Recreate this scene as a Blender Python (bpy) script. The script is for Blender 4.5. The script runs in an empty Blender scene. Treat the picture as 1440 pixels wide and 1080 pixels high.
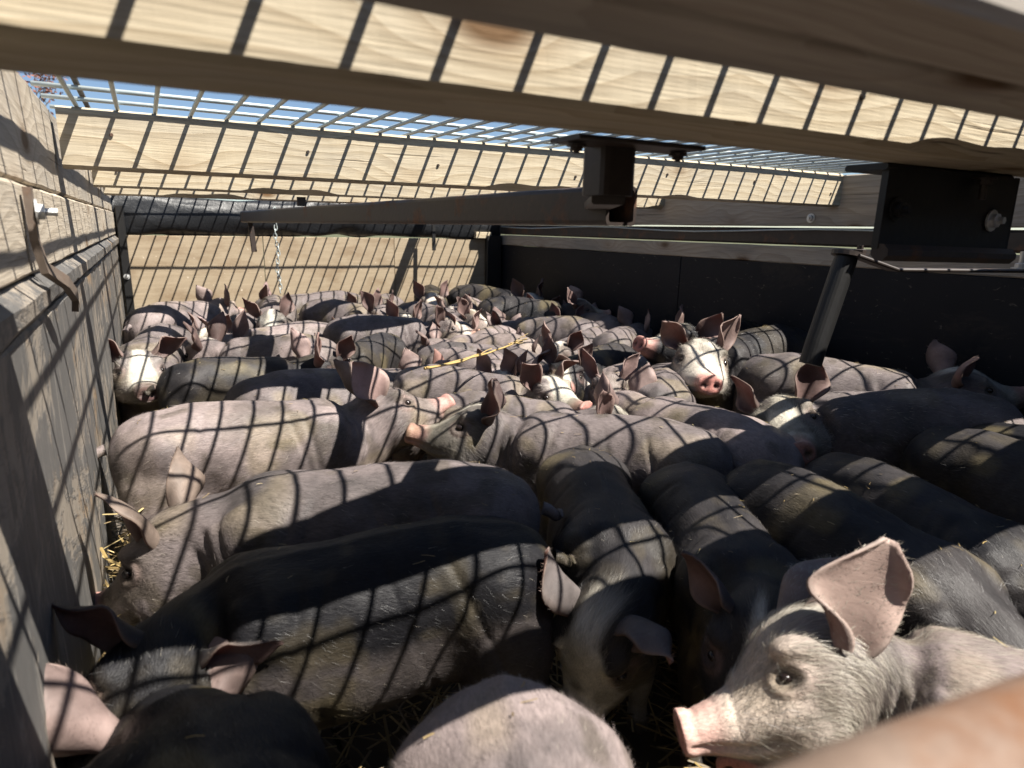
import bpy, math, random
import numpy as np
from mathutils import Vector, Matrix, Quaternion

random.seed(7)
rng = np.random.default_rng(11)
scene = bpy.context.scene
COL = scene.collection

# ------------------------------------------------------------------ camera
CAM_R = Matrix(((0.878, 0.094, -0.470), (-0.479, 0.211, -0.852), (0.019, 0.973, 0.230)))
q = CAM_R.to_quaternion().normalized()
cam_d = bpy.data.cameras.new('camera')
cam = bpy.data.objects.new('camera', cam_d)
COL.objects.link(cam)
cam.rotation_mode = 'QUATERNION'
cam.rotation_quaternion = q
cam.location = (0.13, 0.0, 0.66)
cam_d.sensor_width = 36.0
cam_d.lens = 925.0 / 1440.0 * 36.0
cam_d.clip_start = 0.01
cam_d.clip_end = 2000.0
cam_d.dof.use_dof = True
cam_d.dof.focus_distance = 1.25
cam_d.dof.aperture_fstop = 7.5
scene.camera = cam

# ------------------------------------------------------------------ sky and sun
SUN_D = Vector((-0.42, 0.51, -1.0)).normalized()          # the way the light travels
world = bpy.data.worlds.new('World')
scene.world = world
world.use_nodes = True
nt = world.node_tree
nt.nodes.clear()
sky = nt.nodes.new('ShaderNodeTexSky')
sky.sky_type = 'NISHITA'
sky.sun_disc = False
sky.sun_elevation = math.asin(-SUN_D.z)
sky.sun_rotation = math.atan2(-SUN_D.x, -SUN_D.y)
sky.altitude = 200
sky.air_density = 0.8
sky.dust_density = 0.1
sky.ozone_density = 1.6
bg = nt.nodes.new('ShaderNodeBackground')
bg.inputs['Strength'].default_value = 0.05
wo = nt.nodes.new('ShaderNodeOutputWorld')
nt.links.new(sky.outputs[0], bg.inputs[0])
nt.links.new(bg.outputs[0], wo.inputs[0])

sun_d = bpy.data.lights.new('sun', 'SUN')
sun_d.energy = 5.0
sun_d.angle = math.radians(0.53)
sun_d.color = (1.0, 0.945, 0.86)
sun = bpy.data.objects.new('sun', sun_d)
COL.objects.link(sun)
sun.rotation_mode = 'QUATERNION'
sun.rotation_quaternion = SUN_D.to_track_quat('-Z', 'Y')
sun.location = (2, -1, 4)

scene.view_settings.view_transform = 'Standard'
scene.view_settings.look = 'None'
scene.view_settings.gamma = 1.0
scene.view_settings.use_curve_mapping = False
scene.view_settings.exposure = 1.3
scene.cycles.use_denoising = True
scene.cycles.max_bounces = 6
scene.cycles.diffuse_bounces = 1
scene.cycles.glossy_bounces = 2
scene.cycles.transparent_max_bounces = 4
scene.cycles.sample_clamp_indirect = 6.0

# ------------------------------------------------------------------ helpers
def link(o, parent=None):
    COL.objects.link(o)
    if parent is not None:
        o.parent = parent
    return o

def mesh_obj(name, verts, faces, mat, parent=None, smooth=False, loc=None):
    me = bpy.data.meshes.new(name)
    me.from_pydata([tuple(v) for v in verts], [], [tuple(f) for f in faces])
    if smooth:
        me.polygons.foreach_set('use_smooth', [True] * len(me.polygons))
    me.materials.append(mat)
    o = bpy.data.objects.new(name, me)
    if loc is not None:
        o.location = loc
    return link(o, parent)

def np_mesh(name, V, F, mats, smooth=True, matidx=None):
    """V (n,3); F list of (k,3) / (k,4) int arrays"""
    me = bpy.data.meshes.new(name)
    me.vertices.add(len(V))
    me.vertices.foreach_set('co', np.ascontiguousarray(V, dtype=np.float32).ravel())
    F = [f for f in F if len(f)]
    nl = sum(f.size for f in F)
    npoly = sum(len(f) for f in F)
    me.loops.add(nl)
    me.polygons.add(npoly)
    li = np.concatenate([f.ravel() for f in F]).astype(np.int32)
    tot = np.concatenate([np.full(len(f), f.shape[1]) for f in F]).astype(np.int32)
    st = np.concatenate([[0], np.cumsum(tot)[:-1]]).astype(np.int32)
    me.loops.foreach_set('vertex_index', li)
    me.polygons.foreach_set('loop_start', st)
    me.polygons.foreach_set('use_smooth', np.full(npoly, smooth))
    for m in mats:
        me.materials.append(m)
    if matidx is not None:
        me.polygons.foreach_set('material_index', np.asarray(matidx, dtype=np.int32))
    me.update(calc_edges=True)
    return me

def tag(o, label, cat, group=None):
    o['label'] = label
    o['category'] = cat
    if group:
        o['group'] = group
    return o

def empty(name, loc=(0, 0, 0), parent=None):
    o = bpy.data.objects.new(name, None)
    o.empty_display_size = 0.05
    o.location = loc
    return link(o, parent)

def frame_from(axis, up=(0, 0, 1)):
    a = Vector(axis).normalized()
    u = Vector(up)
    if abs(a.dot(u)) > 0.95:
        u = Vector((0, 1, 0))
    r = a.cross(u).normalized()
    u = r.cross(a)
    return a, r, u

def tube_geo(pts, radii, n=8, cap=True):
    """round tube through pts"""
    V, F = [], []
    pts = [Vector(p) for p in pts]
    m = len(pts)
    if not hasattr(radii, '__len__'):
        radii = [radii] * m
    prev = None
    for i, p in enumerate(pts):
        d = (pts[min(i + 1, m - 1)] - pts[max(i - 1, 0)])
        a, r, u = frame_from(d) if prev is None else (d.normalized(), None, None)
        if prev is not None:
            r = (prev - a * prev.dot(a)).normalized()
            u = r.cross(a)
        prev = r
        for k in range(n):
            t = 2 * math.pi * k / n
            V.append(p + (r * math.cos(t) + u * math.sin(t)) * radii[i])
    for i in range(m - 1):
        for k in range(n):
            k2 = (k + 1) % n
            F.append((i * n + k, i * n + k2, (i + 1) * n + k2, (i + 1) * n + k))
    if cap:
        F.append(tuple(range(n - 1, -1, -1)))
        F.append(tuple((m - 1) * n + k for k in range(n)))
    return V, F

def bar_geo(L, w, h, seg=1, ch=0.002, jit=0.0, seed=0, wave=0.0, wane=0.0):
    """a chamfered bar along local x, centred on y and z: 8-gon section, edges slightly uneven"""
    r = random.Random(seed)
    sec = [(-w/2 + ch, -h/2), (w/2 - ch, -h/2), (w/2, -h/2 + ch), (w/2, h/2 - ch),
           (w/2 - ch, h/2), (-w/2 + ch, h/2), (-w/2, h/2 - ch), (-w/2, -h/2 + ch)]
    V, F = [], []
    ph = r.random() * 6
    for i in range(seg + 1):
        x = -L/2 + L * i / seg
        dz = wave * math.sin(x * 2.3 + ph)
        wn = wane * max(0.0, math.sin(x * 5.1 + ph) * 0.6 + math.sin(x * 13.7 + 2 * ph) * 0.5 + math.sin(x * 41 + ph) * 0.22 - 0.25)
        for k, (a, b) in enumerate(sec):
            if k == 0:
                a += wn * 1.3
            elif k == 7:
                b += wn
            V.append((x, a + r.uniform(-jit, jit), b + dz + r.uniform(-jit, jit)))
    for i in range(seg):
        for k in range(8):
            k2 = (k + 1) % 8
            F.append((i * 8 + k, (i + 1) * 8 + k, (i + 1) * 8 + k2, i * 8 + k2))
    F.append(tuple(range(8)))
    F.append(tuple(seg * 8 + k for k in range(7, -1, -1)))
    return V, F

def bar(name, p0, p1, w, h, mat, parent=None, up=(0, 0, 1), seg=1, ch=0.002, jit=0.0, wave=0.0, seed=None, wane=0.0):
    """chamfered bar between two points; w is across, h is along `up`"""
    p0, p1 = Vector(p0), Vector(p1)
    a, r, u = frame_from(p1 - p0, up)
    V, F = bar_geo((p1 - p0).length, w, h, seg, ch, jit, seed if seed is not None else random.randrange(9999), wave, wane)
    o = mesh_obj(name, V, F, mat, parent)
    M = Matrix((a, -r, u)).transposed().to_4x4()
    M.translation = (p0 + p1) / 2
    if parent is not None:
        M = parent_world(parent).inverted() @ M
    o.matrix_local = M
    return o

def parent_world(o):
    M = o.matrix_basis.copy()
    while o.parent is not None:
        o = o.parent
        M = o.matrix_basis @ M
    return M

def local(parent, p):
    return parent_world(parent).inverted() @ Vector(p)

def box_geo(a, b, ch=0.0):
    (x0, y0, z0), (x1, y1, z1) = a, b
    V = [(x0, y0, z0), (x1, y0, z0), (x1, y1, z0), (x0, y1, z0), (x0, y0, z1), (x1, y0, z1), (x1, y1, z1), (x0, y1, z1)]
    F = [(0, 3, 2, 1), (4, 5, 6, 7), (0, 1, 5, 4), (1, 2, 6, 5), (2, 3, 7, 6), (3, 0, 4, 7)]
    return V, F

def lathe_bolt(name, p, axis, r, parent, mat, length=0.012):
    """hexagonal bolt head with a washer and a stub of thread"""
    a, rr, u = frame_from(axis)
    prof = [(0.0, r * 1.5, 20), (0.0022, r * 1.5, 20), (0.0022, r, 6), (r * 0.9, r, 6), (r * 1.0, r * 0.82, 6),
            (r * 1.0, r * 0.5, 6), (r * 1.0 + length, r * 0.5, 6)]
    n = 12
    V, F = [], []
    P = local(parent, p)
    for (t, rad, k) in prof:
        for i in range(n):
            ang = 2 * math.pi * i / n
            rr2 = rad * (0.93 if (k == 6 and i % 2) else 1.0)
            V.append(P + a * t + (rr * math.cos(ang) + u * math.sin(ang)) * rr2)
    for j in range(len(prof) - 1):
        for i in range(n):
            i2 = (i + 1) % n
            F.append((j * n + i, j * n + i2, (j + 1) * n + i2, (j + 1) * n + i))
    F.append(tuple((len(prof) - 1) * n + i for i in range(n)))
    return mesh_obj(name, V, F, mat, parent)

# ------------------------------------------------------------------ materials
def new_mat(name):
    m = bpy.data.materials.new(name)
    m.use_nodes = True
    t = m.node_tree
    b = t.nodes['Principled BSDF']
    return m, t, b

def N(t, typ, **kw):
    n = t.nodes.new(typ)
    for k, v in kw.items():
        if k.startswith('i_'):
            n.inputs[k[2:].replace('_', ' ')].default_value = v
        else:
            setattr(n, k, v)
    return n

def mixc(t, fac, a, b, mode='MIX'):
    n = t.nodes.new('ShaderNodeMix')
    n.data_type = 'RGBA'
    n.blend_type = mode
    for s, v in ((0, fac), (6, a), (7, b)):
        if isinstance(v, bpy.types.NodeSocket):
            t.links.new(v, n.inputs[s])
        elif s == 0:
            n.inputs[0].default_value = v
        else:
            n.inputs[s].default_value = (*v, 1) if len(v) == 3 else v
    return n.outputs[2]

def math_n(t, op, a, b=None, c=None, clamp=False):
    n = t.nodes.new('ShaderNodeMath')
    n.operation = op
    n.use_clamp = clamp
    for i, v in enumerate((a, b, c)):
        if v is None:
            continue
        if isinstance(v, bpy.types.NodeSocket):
            t.links.new(v, n.inputs[i])
        else:
            n.inputs[i].default_value = v
    return n.outputs[0]

def ramp(t, fac, stops):
    n = t.nodes.new('ShaderNodeValToRGB')
    e = n.color_ramp.elements
    while len(e) < len(stops):
        e.new(0.5)
    for i, (p, c) in enumerate(stops):
        e[i].position = p
        e[i].color = (*c, 1) if len(c) == 3 else c
    t.links.new(fac, n.inputs[0])
    return n.outputs[0]

def coords(t, scale, rand=True, src='Object'):
    tc = t.nodes.new('ShaderNodeTexCoord')
    v = tc.outputs[src]
    if rand:
        oi = t.nodes.new('ShaderNodeObjectInfo')
        mu = t.nodes.new('ShaderNodeVectorMath')
        mu.operation = 'MULTIPLY_ADD'
        t.links.new(oi.outputs['Random'], mu.inputs[0])
        mu.inputs[1].default_value = (17.3, 9.1, 5.7)
        t.links.new(v, mu.inputs[2])
        v = mu.outputs[0]
    mp = t.nodes.new('ShaderNodeMapping')
    mp.inputs['Scale'].default_value = scale
    t.links.new(v, mp.inputs[0])
    return mp.outputs[0]

def noise(t, vec, scale, detail=4, rough=0.55, dist=0.0):
    n = N(t, 'ShaderNodeTexNoise')
    n.inputs['Scale'].default_value = scale
    n.inputs['Detail'].default_value = detail
    n.inputs['Roughness'].default_value = rough
    n.inputs['Distortion'].default_value = dist
    t.links.new(vec, n.inputs['Vector'])
    return n.outputs['Fac']

def bump(t, b, h, strength=0.3, dist=0.002):
    n = N(t, 'ShaderNodeBump')
    n.inputs['Strength'].default_value = strength
    n.inputs['Distance'].default_value = dist
    t.links.new(h, n.inputs['Height'])
    t.links.new(n.outputs[0], b.inputs['Normal'])
    return n

def wood_mat(name, light, dark, grey=0.0, rough=0.75, knots=True, ringscale=55, bumpy=0.5):
    """lumber: long grain along the piece's local x, cathedral rings bent round knots, small checks"""
    m, t, b = new_mat(name)
    v = coords(t, (1, 1, 1))
    sep = N(t, 'ShaderNodeSeparateXYZ')
    t.links.new(v, sep.inputs[0])
    vl = coords(t, (2.2, 9, 9))
    warp = noise(t, vl, 1.0, 3, 0.5)
    vk = coords(t, (5.0, 11, 11))
    vor = N(t, 'ShaderNodeTexVoronoi')
    vor.inputs['Scale'].default_value = 1.0
    t.links.new(vk, vor.inputs['Vector'])
    kd = vor.outputs['Distance']
    pull = math_n(t, 'MULTIPLY', math_n(t, 'POWER', math_n(t, 'SUBTRACT', 0.75, kd, clamp=True), 2.0), 0.10)
    ringc = math_n(t, 'ADD', math_n(t, 'ADD', sep.outputs[2], math_n(t, 'MULTIPLY', sep.outputs[1], 0.6)),
                   math_n(t, 'ADD', math_n(t, 'MULTIPLY', warp, 0.09), pull))
    rings = math_n(t, 'FRACT', math_n(t, 'MULTIPLY', ringc, ringscale))
    rings = math_n(t, 'POWER', rings, 2.2)
    vf = coords(t, (14, 420, 420))
    fibre = noise(t, vf, 1.0, 3, 0.6)
    vb = coords(t, (2.5, 14, 14))
    blot = noise(t, vb, 1.0, 4, 0.6)
    c = mixc(t, math_n(t, 'MULTIPLY', rings, 0.55), light, dark)
    c = mixc(t, math_n(t, 'MULTIPLY', math_n(t, 'SUBTRACT', fibre, 0.42, clamp=True), 1.2), c, tuple(x * 0.55 for x in dark))
    g = 0.5 * (light[0] + light[1]) * 0.62
    c = mixc(t, math_n(t, 'MULTIPLY', math_n(t, 'SUBTRACT', blot, 0.45, clamp=True), 1.4 + 4 * grey, clamp=True), c,
             (g * 0.86, g * 0.82, g * 0.76))
    hgt = math_n(t, 'ADD', math_n(t, 'MULTIPLY', fibre, 0.8), math_n(t, 'MULTIPLY', rings, 0.5))
    if knots:
        core = math_n(t, 'MULTIPLY', math_n(t, 'SUBTRACT', 0.17, kd, clamp=True), 11, clamp=True)
        c = mixc(t, core, c, (dark[0] * 0.30, dark[1] * 0.22, dark[2] * 0.17))
        halo = math_n(t, 'MULTIPLY', math_n(t, 'SUBTRACT', 0.32, kd, clamp=True), 3, clamp=True)
        c = mixc(t, math_n(t, 'MULTIPLY', halo, 0.5), c, (dark[0] * 0.75, dark[1] * 0.6, dark[2] * 0.48))
    vs = coords(t, (3.0, 160, 160))
    chk = noise(t, vs, 1.0, 2, 0.5)
    chk = math_n(t, 'MULTIPLY', math_n(t, 'SUBTRACT', chk, 0.66, clamp=True), 9, clamp=True)
    c = mixc(t, math_n(t, 'MULTIPLY', chk, 0.75), c, (dark[0] * 0.2, dark[1] * 0.17, dark[2] * 0.14))
    hgt = math_n(t, 'SUBTRACT', hgt, math_n(t, 'MULTIPLY', chk, 1.5))
    t.links.new(c, b.inputs['Base Color'])
    b.inputs['Roughness'].default_value = rough
    b.inputs['Specular IOR Level'].default_value = 0.25
    bump(t, b, hgt, bumpy, 0.0015)
    return m

M = {}
M['pine'] = wood_mat('pine_lumber', (0.56, 0.48, 0.345), (0.34, 0.25, 0.145), 0.0)
M['pine_old'] = wood_mat('weathered_pine', (0.54, 0.47, 0.375), (0.34, 0.275, 0.20), 0.35)
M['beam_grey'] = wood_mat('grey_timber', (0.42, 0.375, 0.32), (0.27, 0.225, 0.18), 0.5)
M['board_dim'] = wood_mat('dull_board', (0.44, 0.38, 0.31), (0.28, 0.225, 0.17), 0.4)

def peeling_mat():
    m, t, b = new_mat('peeling_painted_board')
    v = coords(t, (1, 1, 1))
    streak = noise(t, coords(t, (30, 5, 30)), 1.0, 6, 0.7, 0.6)
    patch = noise(t, coords(t, (3.5, 9, 9)), 1.0, 6, 0.68, 0.6)
    fine = noise(t, coords(t, (190, 24, 190)), 1.0, 4, 0.65)
    big = noise(t, coords(t, (2.6, 5, 5)), 1.0, 7, 0.72, 0.9)
    raw = mixc(t, streak, (0.36, 0.31, 0.25), (0.18, 0.155, 0.13))
    raw = mixc(t, math_n(t, 'MULTIPLY', math_n(t, 'SUBTRACT', patch, 0.55, clamp=True), 9, clamp=True), raw, (0.30, 0.205, 0.12))
    pm = math_n(t, 'MULTIPLY', math_n(t, 'SUBTRACT', math_n(t, 'ADD', math_n(t, 'MULTIPLY', streak, 0.30), math_n(t, 'MULTIPLY', big, 0.80)), 0.56), 22, clamp=True)
    paint = mixc(t, fine, (0.060, 0.059, 0.058), (0.15, 0.143, 0.135))
    sc2 = noise(t, coords(t, (55, 6, 55)), 1.0, 5, 0.75, 1.2)
    paint = mixc(t, math_n(t, 'MULTIPLY', math_n(t, 'SUBTRACT', sc2, 0.56, clamp=True), 8, clamp=True), paint, (0.33, 0.30, 0.265))
    c = mixc(t, pm, paint, raw)
    grain = math_n(t, 'MULTIPLY', math_n(t, 'SUBTRACT', fine, 0.5, clamp=True), 2.0, clamp=True)
    c = mixc(t, grain, c, (0.06, 0.052, 0.045))
    t.links.new(c, b.inputs['Base Color'])
    b.inputs['Roughness'].default_value = 0.62
    h = math_n(t, 'ADD', math_n(t, 'MULTIPLY', pm, -0.8), fine)
    bump(t, b, h, 0.6, 0.0018)
    return m
M['peel'] = peeling_mat()

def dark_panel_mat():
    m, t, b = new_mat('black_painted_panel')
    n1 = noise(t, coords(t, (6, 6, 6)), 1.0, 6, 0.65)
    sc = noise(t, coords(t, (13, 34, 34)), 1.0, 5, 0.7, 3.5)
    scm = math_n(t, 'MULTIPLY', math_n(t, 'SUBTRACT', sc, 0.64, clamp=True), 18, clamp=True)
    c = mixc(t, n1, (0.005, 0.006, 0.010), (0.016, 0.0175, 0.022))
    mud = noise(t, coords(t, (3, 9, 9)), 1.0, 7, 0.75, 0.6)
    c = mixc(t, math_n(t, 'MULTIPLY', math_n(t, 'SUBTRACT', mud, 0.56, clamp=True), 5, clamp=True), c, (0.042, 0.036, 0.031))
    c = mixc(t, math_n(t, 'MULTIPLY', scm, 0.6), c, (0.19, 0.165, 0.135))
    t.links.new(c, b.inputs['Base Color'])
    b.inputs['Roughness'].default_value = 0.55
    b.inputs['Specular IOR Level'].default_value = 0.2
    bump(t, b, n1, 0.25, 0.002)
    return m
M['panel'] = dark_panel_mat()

def ply_mat():
    m, t, b = new_mat('worn_plywood')
    g = noise(t, coords(t, (7, 130, 130)), 1.0, 4, 0.6)
    p = noise(t, coords(t, (5, 12, 12)), 1.0, 5, 0.65)
    c = mixc(t, g, (0.44, 0.36, 0.25), (0.27, 0.205, 0.135))
    c = mixc(t, math_n(t, 'MULTIPLY', math_n(t, 'SUBTRACT', p, 0.48, clamp=True), 5, clamp=True), c, (0.25, 0.18, 0.11))
    sp = noise(t, coords(t, (60, 60, 60)), 1.0, 2, 0.5)
    c = mixc(t, math_n(t, 'MULTIPLY', math_n(t, 'SUBTRACT', sp, 0.68, clamp=True), 12, clamp=True), c, (0.60, 0.52, 0.40))
    t.links.new(c, b.inputs['Base Color'])
    b.inputs['Roughness'].default_value = 0.8
    bump(t, b, g, 0.5, 0.0015)
    return m
M['ply'] = ply_mat()

def steel_mat(name, c1, c2, rust=0.4, metal=0.0, rough=0.5):
    m, t, b = new_mat(name)
    n1 = noise(t, coords(t, (14, 14, 14)), 1.0, 6, 0.65)
    n2 = noise(t, coords(t, (90, 90, 90)), 1.0, 3, 0.6)
    c = mixc(t, n2, c1, c2)
    rm = math_n(t, 'MULTIPLY', math_n(t, 'SUBTRACT', n1, 1.0 - rust, clamp=True), 7, clamp=True)
    c = mixc(t, rm, c, mixc(t, n2, (0.10, 0.042, 0.02), (0.20, 0.10, 0.05)))
    t.links.new(c, b.inputs['Base Color'])
    b.inputs['Metallic'].default_value = metal
    t.links.new(math_n(t, 'ADD', math_n(t, 'MULTIPLY', rm, 0.25), rough), b.inputs['Roughness'])
    bump(t, b, math_n(t, 'ADD', n2, rm), 0.3, 0.001)
    return m
M['steel'] = steel_mat('dark_brown_steel', (0.022, 0.016, 0.014), (0.050, 0.036, 0.030), 0.45)
M['blacksteel'] = steel_mat('black_painted_steel', (0.006, 0.006, 0.007), (0.014, 0.0135, 0.013), 0.28)
M['rust'] = steel_mat('rusty_rail', (0.13, 0.088, 0.065), (0.24, 0.175, 0.135), 0.50, 0.0, 0.7)
M['strap'] = steel_mat('rusted_strap', (0.09, 0.07, 0.06), (0.19, 0.145, 0.11), 0.45, 0.0, 0.6)
M['zinc'] = steel_mat('zinc_bolt', (0.55, 0.55, 0.54), (0.70, 0.70, 0.69), 0.2, 0.6, 0.4)
M['wire'] = steel_mat('galvanised_wire', (0.36, 0.41, 0.41), (0.52, 0.57, 0.56), 0.18, 0.25, 0.45)

def tarp_mat():
    m, t, b = new_mat('black_tarpaulin')
    b.inputs['Base Color'].default_value = (0.012, 0.013, 0.015, 1)
    b.inputs['Roughness'].default_value = 0.42
    n1 = noise(t, coords(t, (22, 30, 30)), 1.0, 5, 0.65, 1.5)
    bump(t, b, n1, 0.4, 0.006)
    return m
M['tarp'] = tarp_mat()

def simple_noise_mat(name, a, c2, scale=20, rough=0.9, detail=5):
    m, t, b = new_mat(name)
    n1 = noise(t, coords(t, (1, 1, 1), rand=False), scale, detail, 0.6)
    t.links.new(mixc(t, n1, a, c2), b.inputs['Base Color'])
    b.inputs['Roughness'].default_value = rough
    bump(t, b, n1, 0.4, 0.004)
    return m
M['floor'] = simple_noise_mat('dirty_plank_floor', (0.035, 0.026, 0.018), (0.10, 0.075, 0.045), 30)
M['ground'] = simple_noise_mat('grass_field', (0.045, 0.055, 0.022), (0.11, 0.105, 0.05), 3)

def straw_mat():
    m, t, b = new_mat('straw')
    at = N(t, 'ShaderNodeAttribute', attribute_name='tint')
    t.links.new(at.outputs['Color'], b.inputs['Base Color'])
    b.inputs['Roughness'].default_value = 0.45
    return m
M['straw'] = straw_mat()
M['bark'] = simple_noise_mat('tree_bark', (0.07, 0.05, 0.04), (0.16, 0.13, 0.10), 8)
M['leaf'] = simple_noise_mat('russet_leaves', (0.16, 0.05, 0.045), (0.28, 0.13, 0.08), 2)

# ------------------------------------------------------------------ the trailer: dimensions in metres
W, LEN = 1.818, 3.22            # inner width and the far wall
XL = 0.03                       # inner face of the left wall
ZB0, ZB1 = 0.735, 0.822         # underside and top of the roof beams

# ground and bed
def sheet(name, x0, x1, y0, y1, z, mat, kind):
    o = mesh_obj(name, [(x0, y0, z), (x1, y0, z), (x1, y1, z), (x0, y1, z)], [(0, 1, 2, 3)], mat)
    o['kind'] = kind
    return o
g = sheet('ground', -600, 600, -600, 600, -0.85, M['ground'], 'structure')
fl = empty('floor', (0, 0, 0))
fl['kind'] = 'structure'
nb = 12
for i in range(nb):
    x0 = -0.02 + i * (W + 0.06) / nb
    bar('plank', (x0 + 0.077, -0.75, -0.019), (x0 + 0.077, LEN + 0.02, -0.019), 0.150, 0.036, M['floor'], fl)

# left wall: peeling dark boards below, a rounded cap, two pine boards above
lw = tag(empty('side_wall', (XL, 1.2, 0)), 'sunlit left side wall, peeling dark panel below two pale pine boards', 'wall', 'side walls of the trailer')
for (y0, y1) in ((-0.75, 0.548), (0.552, 1.888), (1.892, 3.24)):
    bar('panel', (XL - 0.016, y0, 0.281), (XL - 0.016, y1, 0.281), 0.558, 0.030, M['peel'], lw, up=(1, 0, 0), seg=24, ch=0.003, jit=0.0012)
for i in range(5):
    y0, y1 = -0.75 + i * 0.80, -0.75 + (i + 1) * 0.80 - 0.004
    bar('cap_rail', (XL - 0.013, y0, 0.582), (XL - 0.013, y1, 0.581), 0.040, 0.042, M['peel'], lw, seg=14, ch=0.013, jit=0.0014)
bar('pine_board', (XL - 0.019, -0.75, 0.650), (XL - 0.019, LEN + 0.02, 0.650), 0.036, 0.088, M['pine_old'], lw, seg=50, ch=0.003, jit=0.0009)
bar('pine_board', (XL - 0.022, -0.75, 0.757), (XL - 0.022, LEN + 0.02, 0.757), 0.036, 0.120, M['pine_old'], lw, seg=50, ch=0.003, jit=0.0009)
# steel hook strap bolted to the left wall
hs = tag(empty('hook_strap', (XL, 0.80, 0.66)), 'bent rusty steel hook strap bolted to left wall pine board', 'hook')
pts = [(XL + 0.006, 0.800, 0.690), (XL + 0.006, 0.802, 0.640), (XL + 0.010, 0.808, 0.612), (XL + 0.022, 0.850, 0.595), (XL + 0.024, 0.905, 0.575), (XL + 0.022, 0.915, 0.560)]
V, F = [], []
for i, p in enumerate(pts):
    p = Vector(p)
    d = (Vector(pts[min(i + 1, 5)]) - Vector(pts[max(i - 1, 0)])).normalized()
    wv = Vector((1, 0, 0)).cross(d).normalized() * 0.0065
    nv = d.cross(wv).normalized() * 0.0035
    for s1, s2 in ((-1, -1), (1, -1), (1, 1), (-1, 1)):
        V.append(p + wv * s1 + nv * s2 - Vector(hs.location))
for i in range(5):
    for k in range(4):
        F.append((i * 4 + k, i * 4 + (k + 1) % 4, i * 4 + 4 + (k + 1) % 4, i * 4 + 4 + k))
F += [(3, 2, 1, 0), (20, 21, 22, 23)]
mesh_obj('strap', V, F, M['strap'], hs)
lathe_bolt('bolt', (XL + 0.0095, 0.803, 0.667), (1, 0.1, 0), 0.008, hs, M['zinc'], 0.010)

# right wall, in shade: dark painted panels, two boards, a steel rail between
rw = tag(empty('side_wall', (W, 1.2, 0)), 'shaded right side wall, black painted panels under grey boards', 'wall', 'side walls of the trailer')
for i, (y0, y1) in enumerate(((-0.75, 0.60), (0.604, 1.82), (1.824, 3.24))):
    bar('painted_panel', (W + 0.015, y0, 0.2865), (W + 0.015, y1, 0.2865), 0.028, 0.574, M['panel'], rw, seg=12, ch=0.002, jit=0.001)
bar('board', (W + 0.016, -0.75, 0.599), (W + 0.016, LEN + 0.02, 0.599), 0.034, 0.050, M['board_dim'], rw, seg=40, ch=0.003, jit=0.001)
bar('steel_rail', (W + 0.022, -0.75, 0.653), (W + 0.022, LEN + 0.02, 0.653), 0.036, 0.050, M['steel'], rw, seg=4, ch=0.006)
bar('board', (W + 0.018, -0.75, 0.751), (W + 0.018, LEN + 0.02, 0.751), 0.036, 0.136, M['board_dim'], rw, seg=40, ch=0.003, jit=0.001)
lathe_bolt('bolt', (W - 0.0005, 1.30, 0.705), (-1, 0, 0), 0.009, rw, M['zinc'], 0.004)
lathe_bolt('bolt', (W - 0.0005, 2.30, 0.715), (-1, 0, 0), 0.009, rw, M['zinc'], 0.004)
# steel cable along the right wall
pts = [(W - 0.012, 0.95 + i * 0.16, 0.668 + 0.006 * math.sin(i * 0.9)) for i in range(15)]
V, F = tube_geo(pts, 0.0028, 6)
tag(mesh_obj('steel_cable', V, F, M['wire'], None, True), 'thin twisted steel cable strung along the right wall rail', 'cable')

# far wall: plywood sheets, black corner post
fw = tag(empty('end_wall', (0.9, LEN, 0)), 'sunlit tan plywood end wall at the far end of the trailer', 'wall')
for i, (x0, x1) in enumerate(((0.0, 0.60), (0.604, 1.22), (1.224, W))):
    bar('plywood_sheet', (x0, LEN + 0.012 + 0.002 * i, 0.30), (x1, LEN + 0.012 + 0.002 * i, 0.30), 0.020, 0.604, M['ply'], fw, seg=8, ch=0.0015, jit=0.0008)
for z in (0.205, 0.41):
    pass
cp = bar('corner_post', (0.052, LEN - 0.025, 0.0), (0.052, LEN - 0.025, 0.72), 0.030, 0.030, M['blacksteel'], fw, up=(0, 1, 0), ch=0.003)
bar('corner_post', (W - 0.055, LEN - 0.022, 0.0), (W - 0.055, LEN - 0.022, 0.62), 0.085, 0.030, M['blacksteel'], fw, up=(0, 1, 0), ch=0.003)
lathe_bolt('bolt', (0.052, LEN - 0.041, 0.435), (0, -1, 0), 0.008, fw, M['zinc'], 0.006)
bar('wood_block', (1.66, LEN - 0.012, 0.622), (1.75, LEN - 0.012, 0.622), 0.03, 0.032, M['pine'], fw)

# rolled black tarpaulin over the far wall
r2 = random.Random(5)
V, F = [], []
nx, nk = 110, 22
for i in range(nx + 1):
    x = 0.02 + (W - 0.02) * i / nx
    for k in range(nk):
        t = 2 * math.pi * k / nk
        rr = 1 + 0.06 * math.sin(2 * t + i * 0.05) + 0.09 * math.sin(3 * t + i * 0.17 + 2 * math.sin(i * 0.11)) + 0.05 * math.sin(5 * t - i * 0.27)
        V.append((x, LEN + 0.018 + 0.026 * math.cos(t) * rr, 0.687 + 0.081 * math.sin(t) * rr - 0.008 * math.sin(i * 0.07)))
for i in range(nx):
    for k in range(nk):
        k2 = (k + 1) % nk
        F.append((i * nk + k, i * nk + k2, (i + 1) * nk + k2, (i + 1) * nk + k))
F.append(tuple(range(nk)))
F.append(tuple(nx * nk + k for k in range(nk - 1, -1, -1)))
tag(mesh_obj('tarpaulin', V, F, M['tarp'], None, True), 'black tarpaulin rolled along the top of the plywood end wall', 'tarp')

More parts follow.
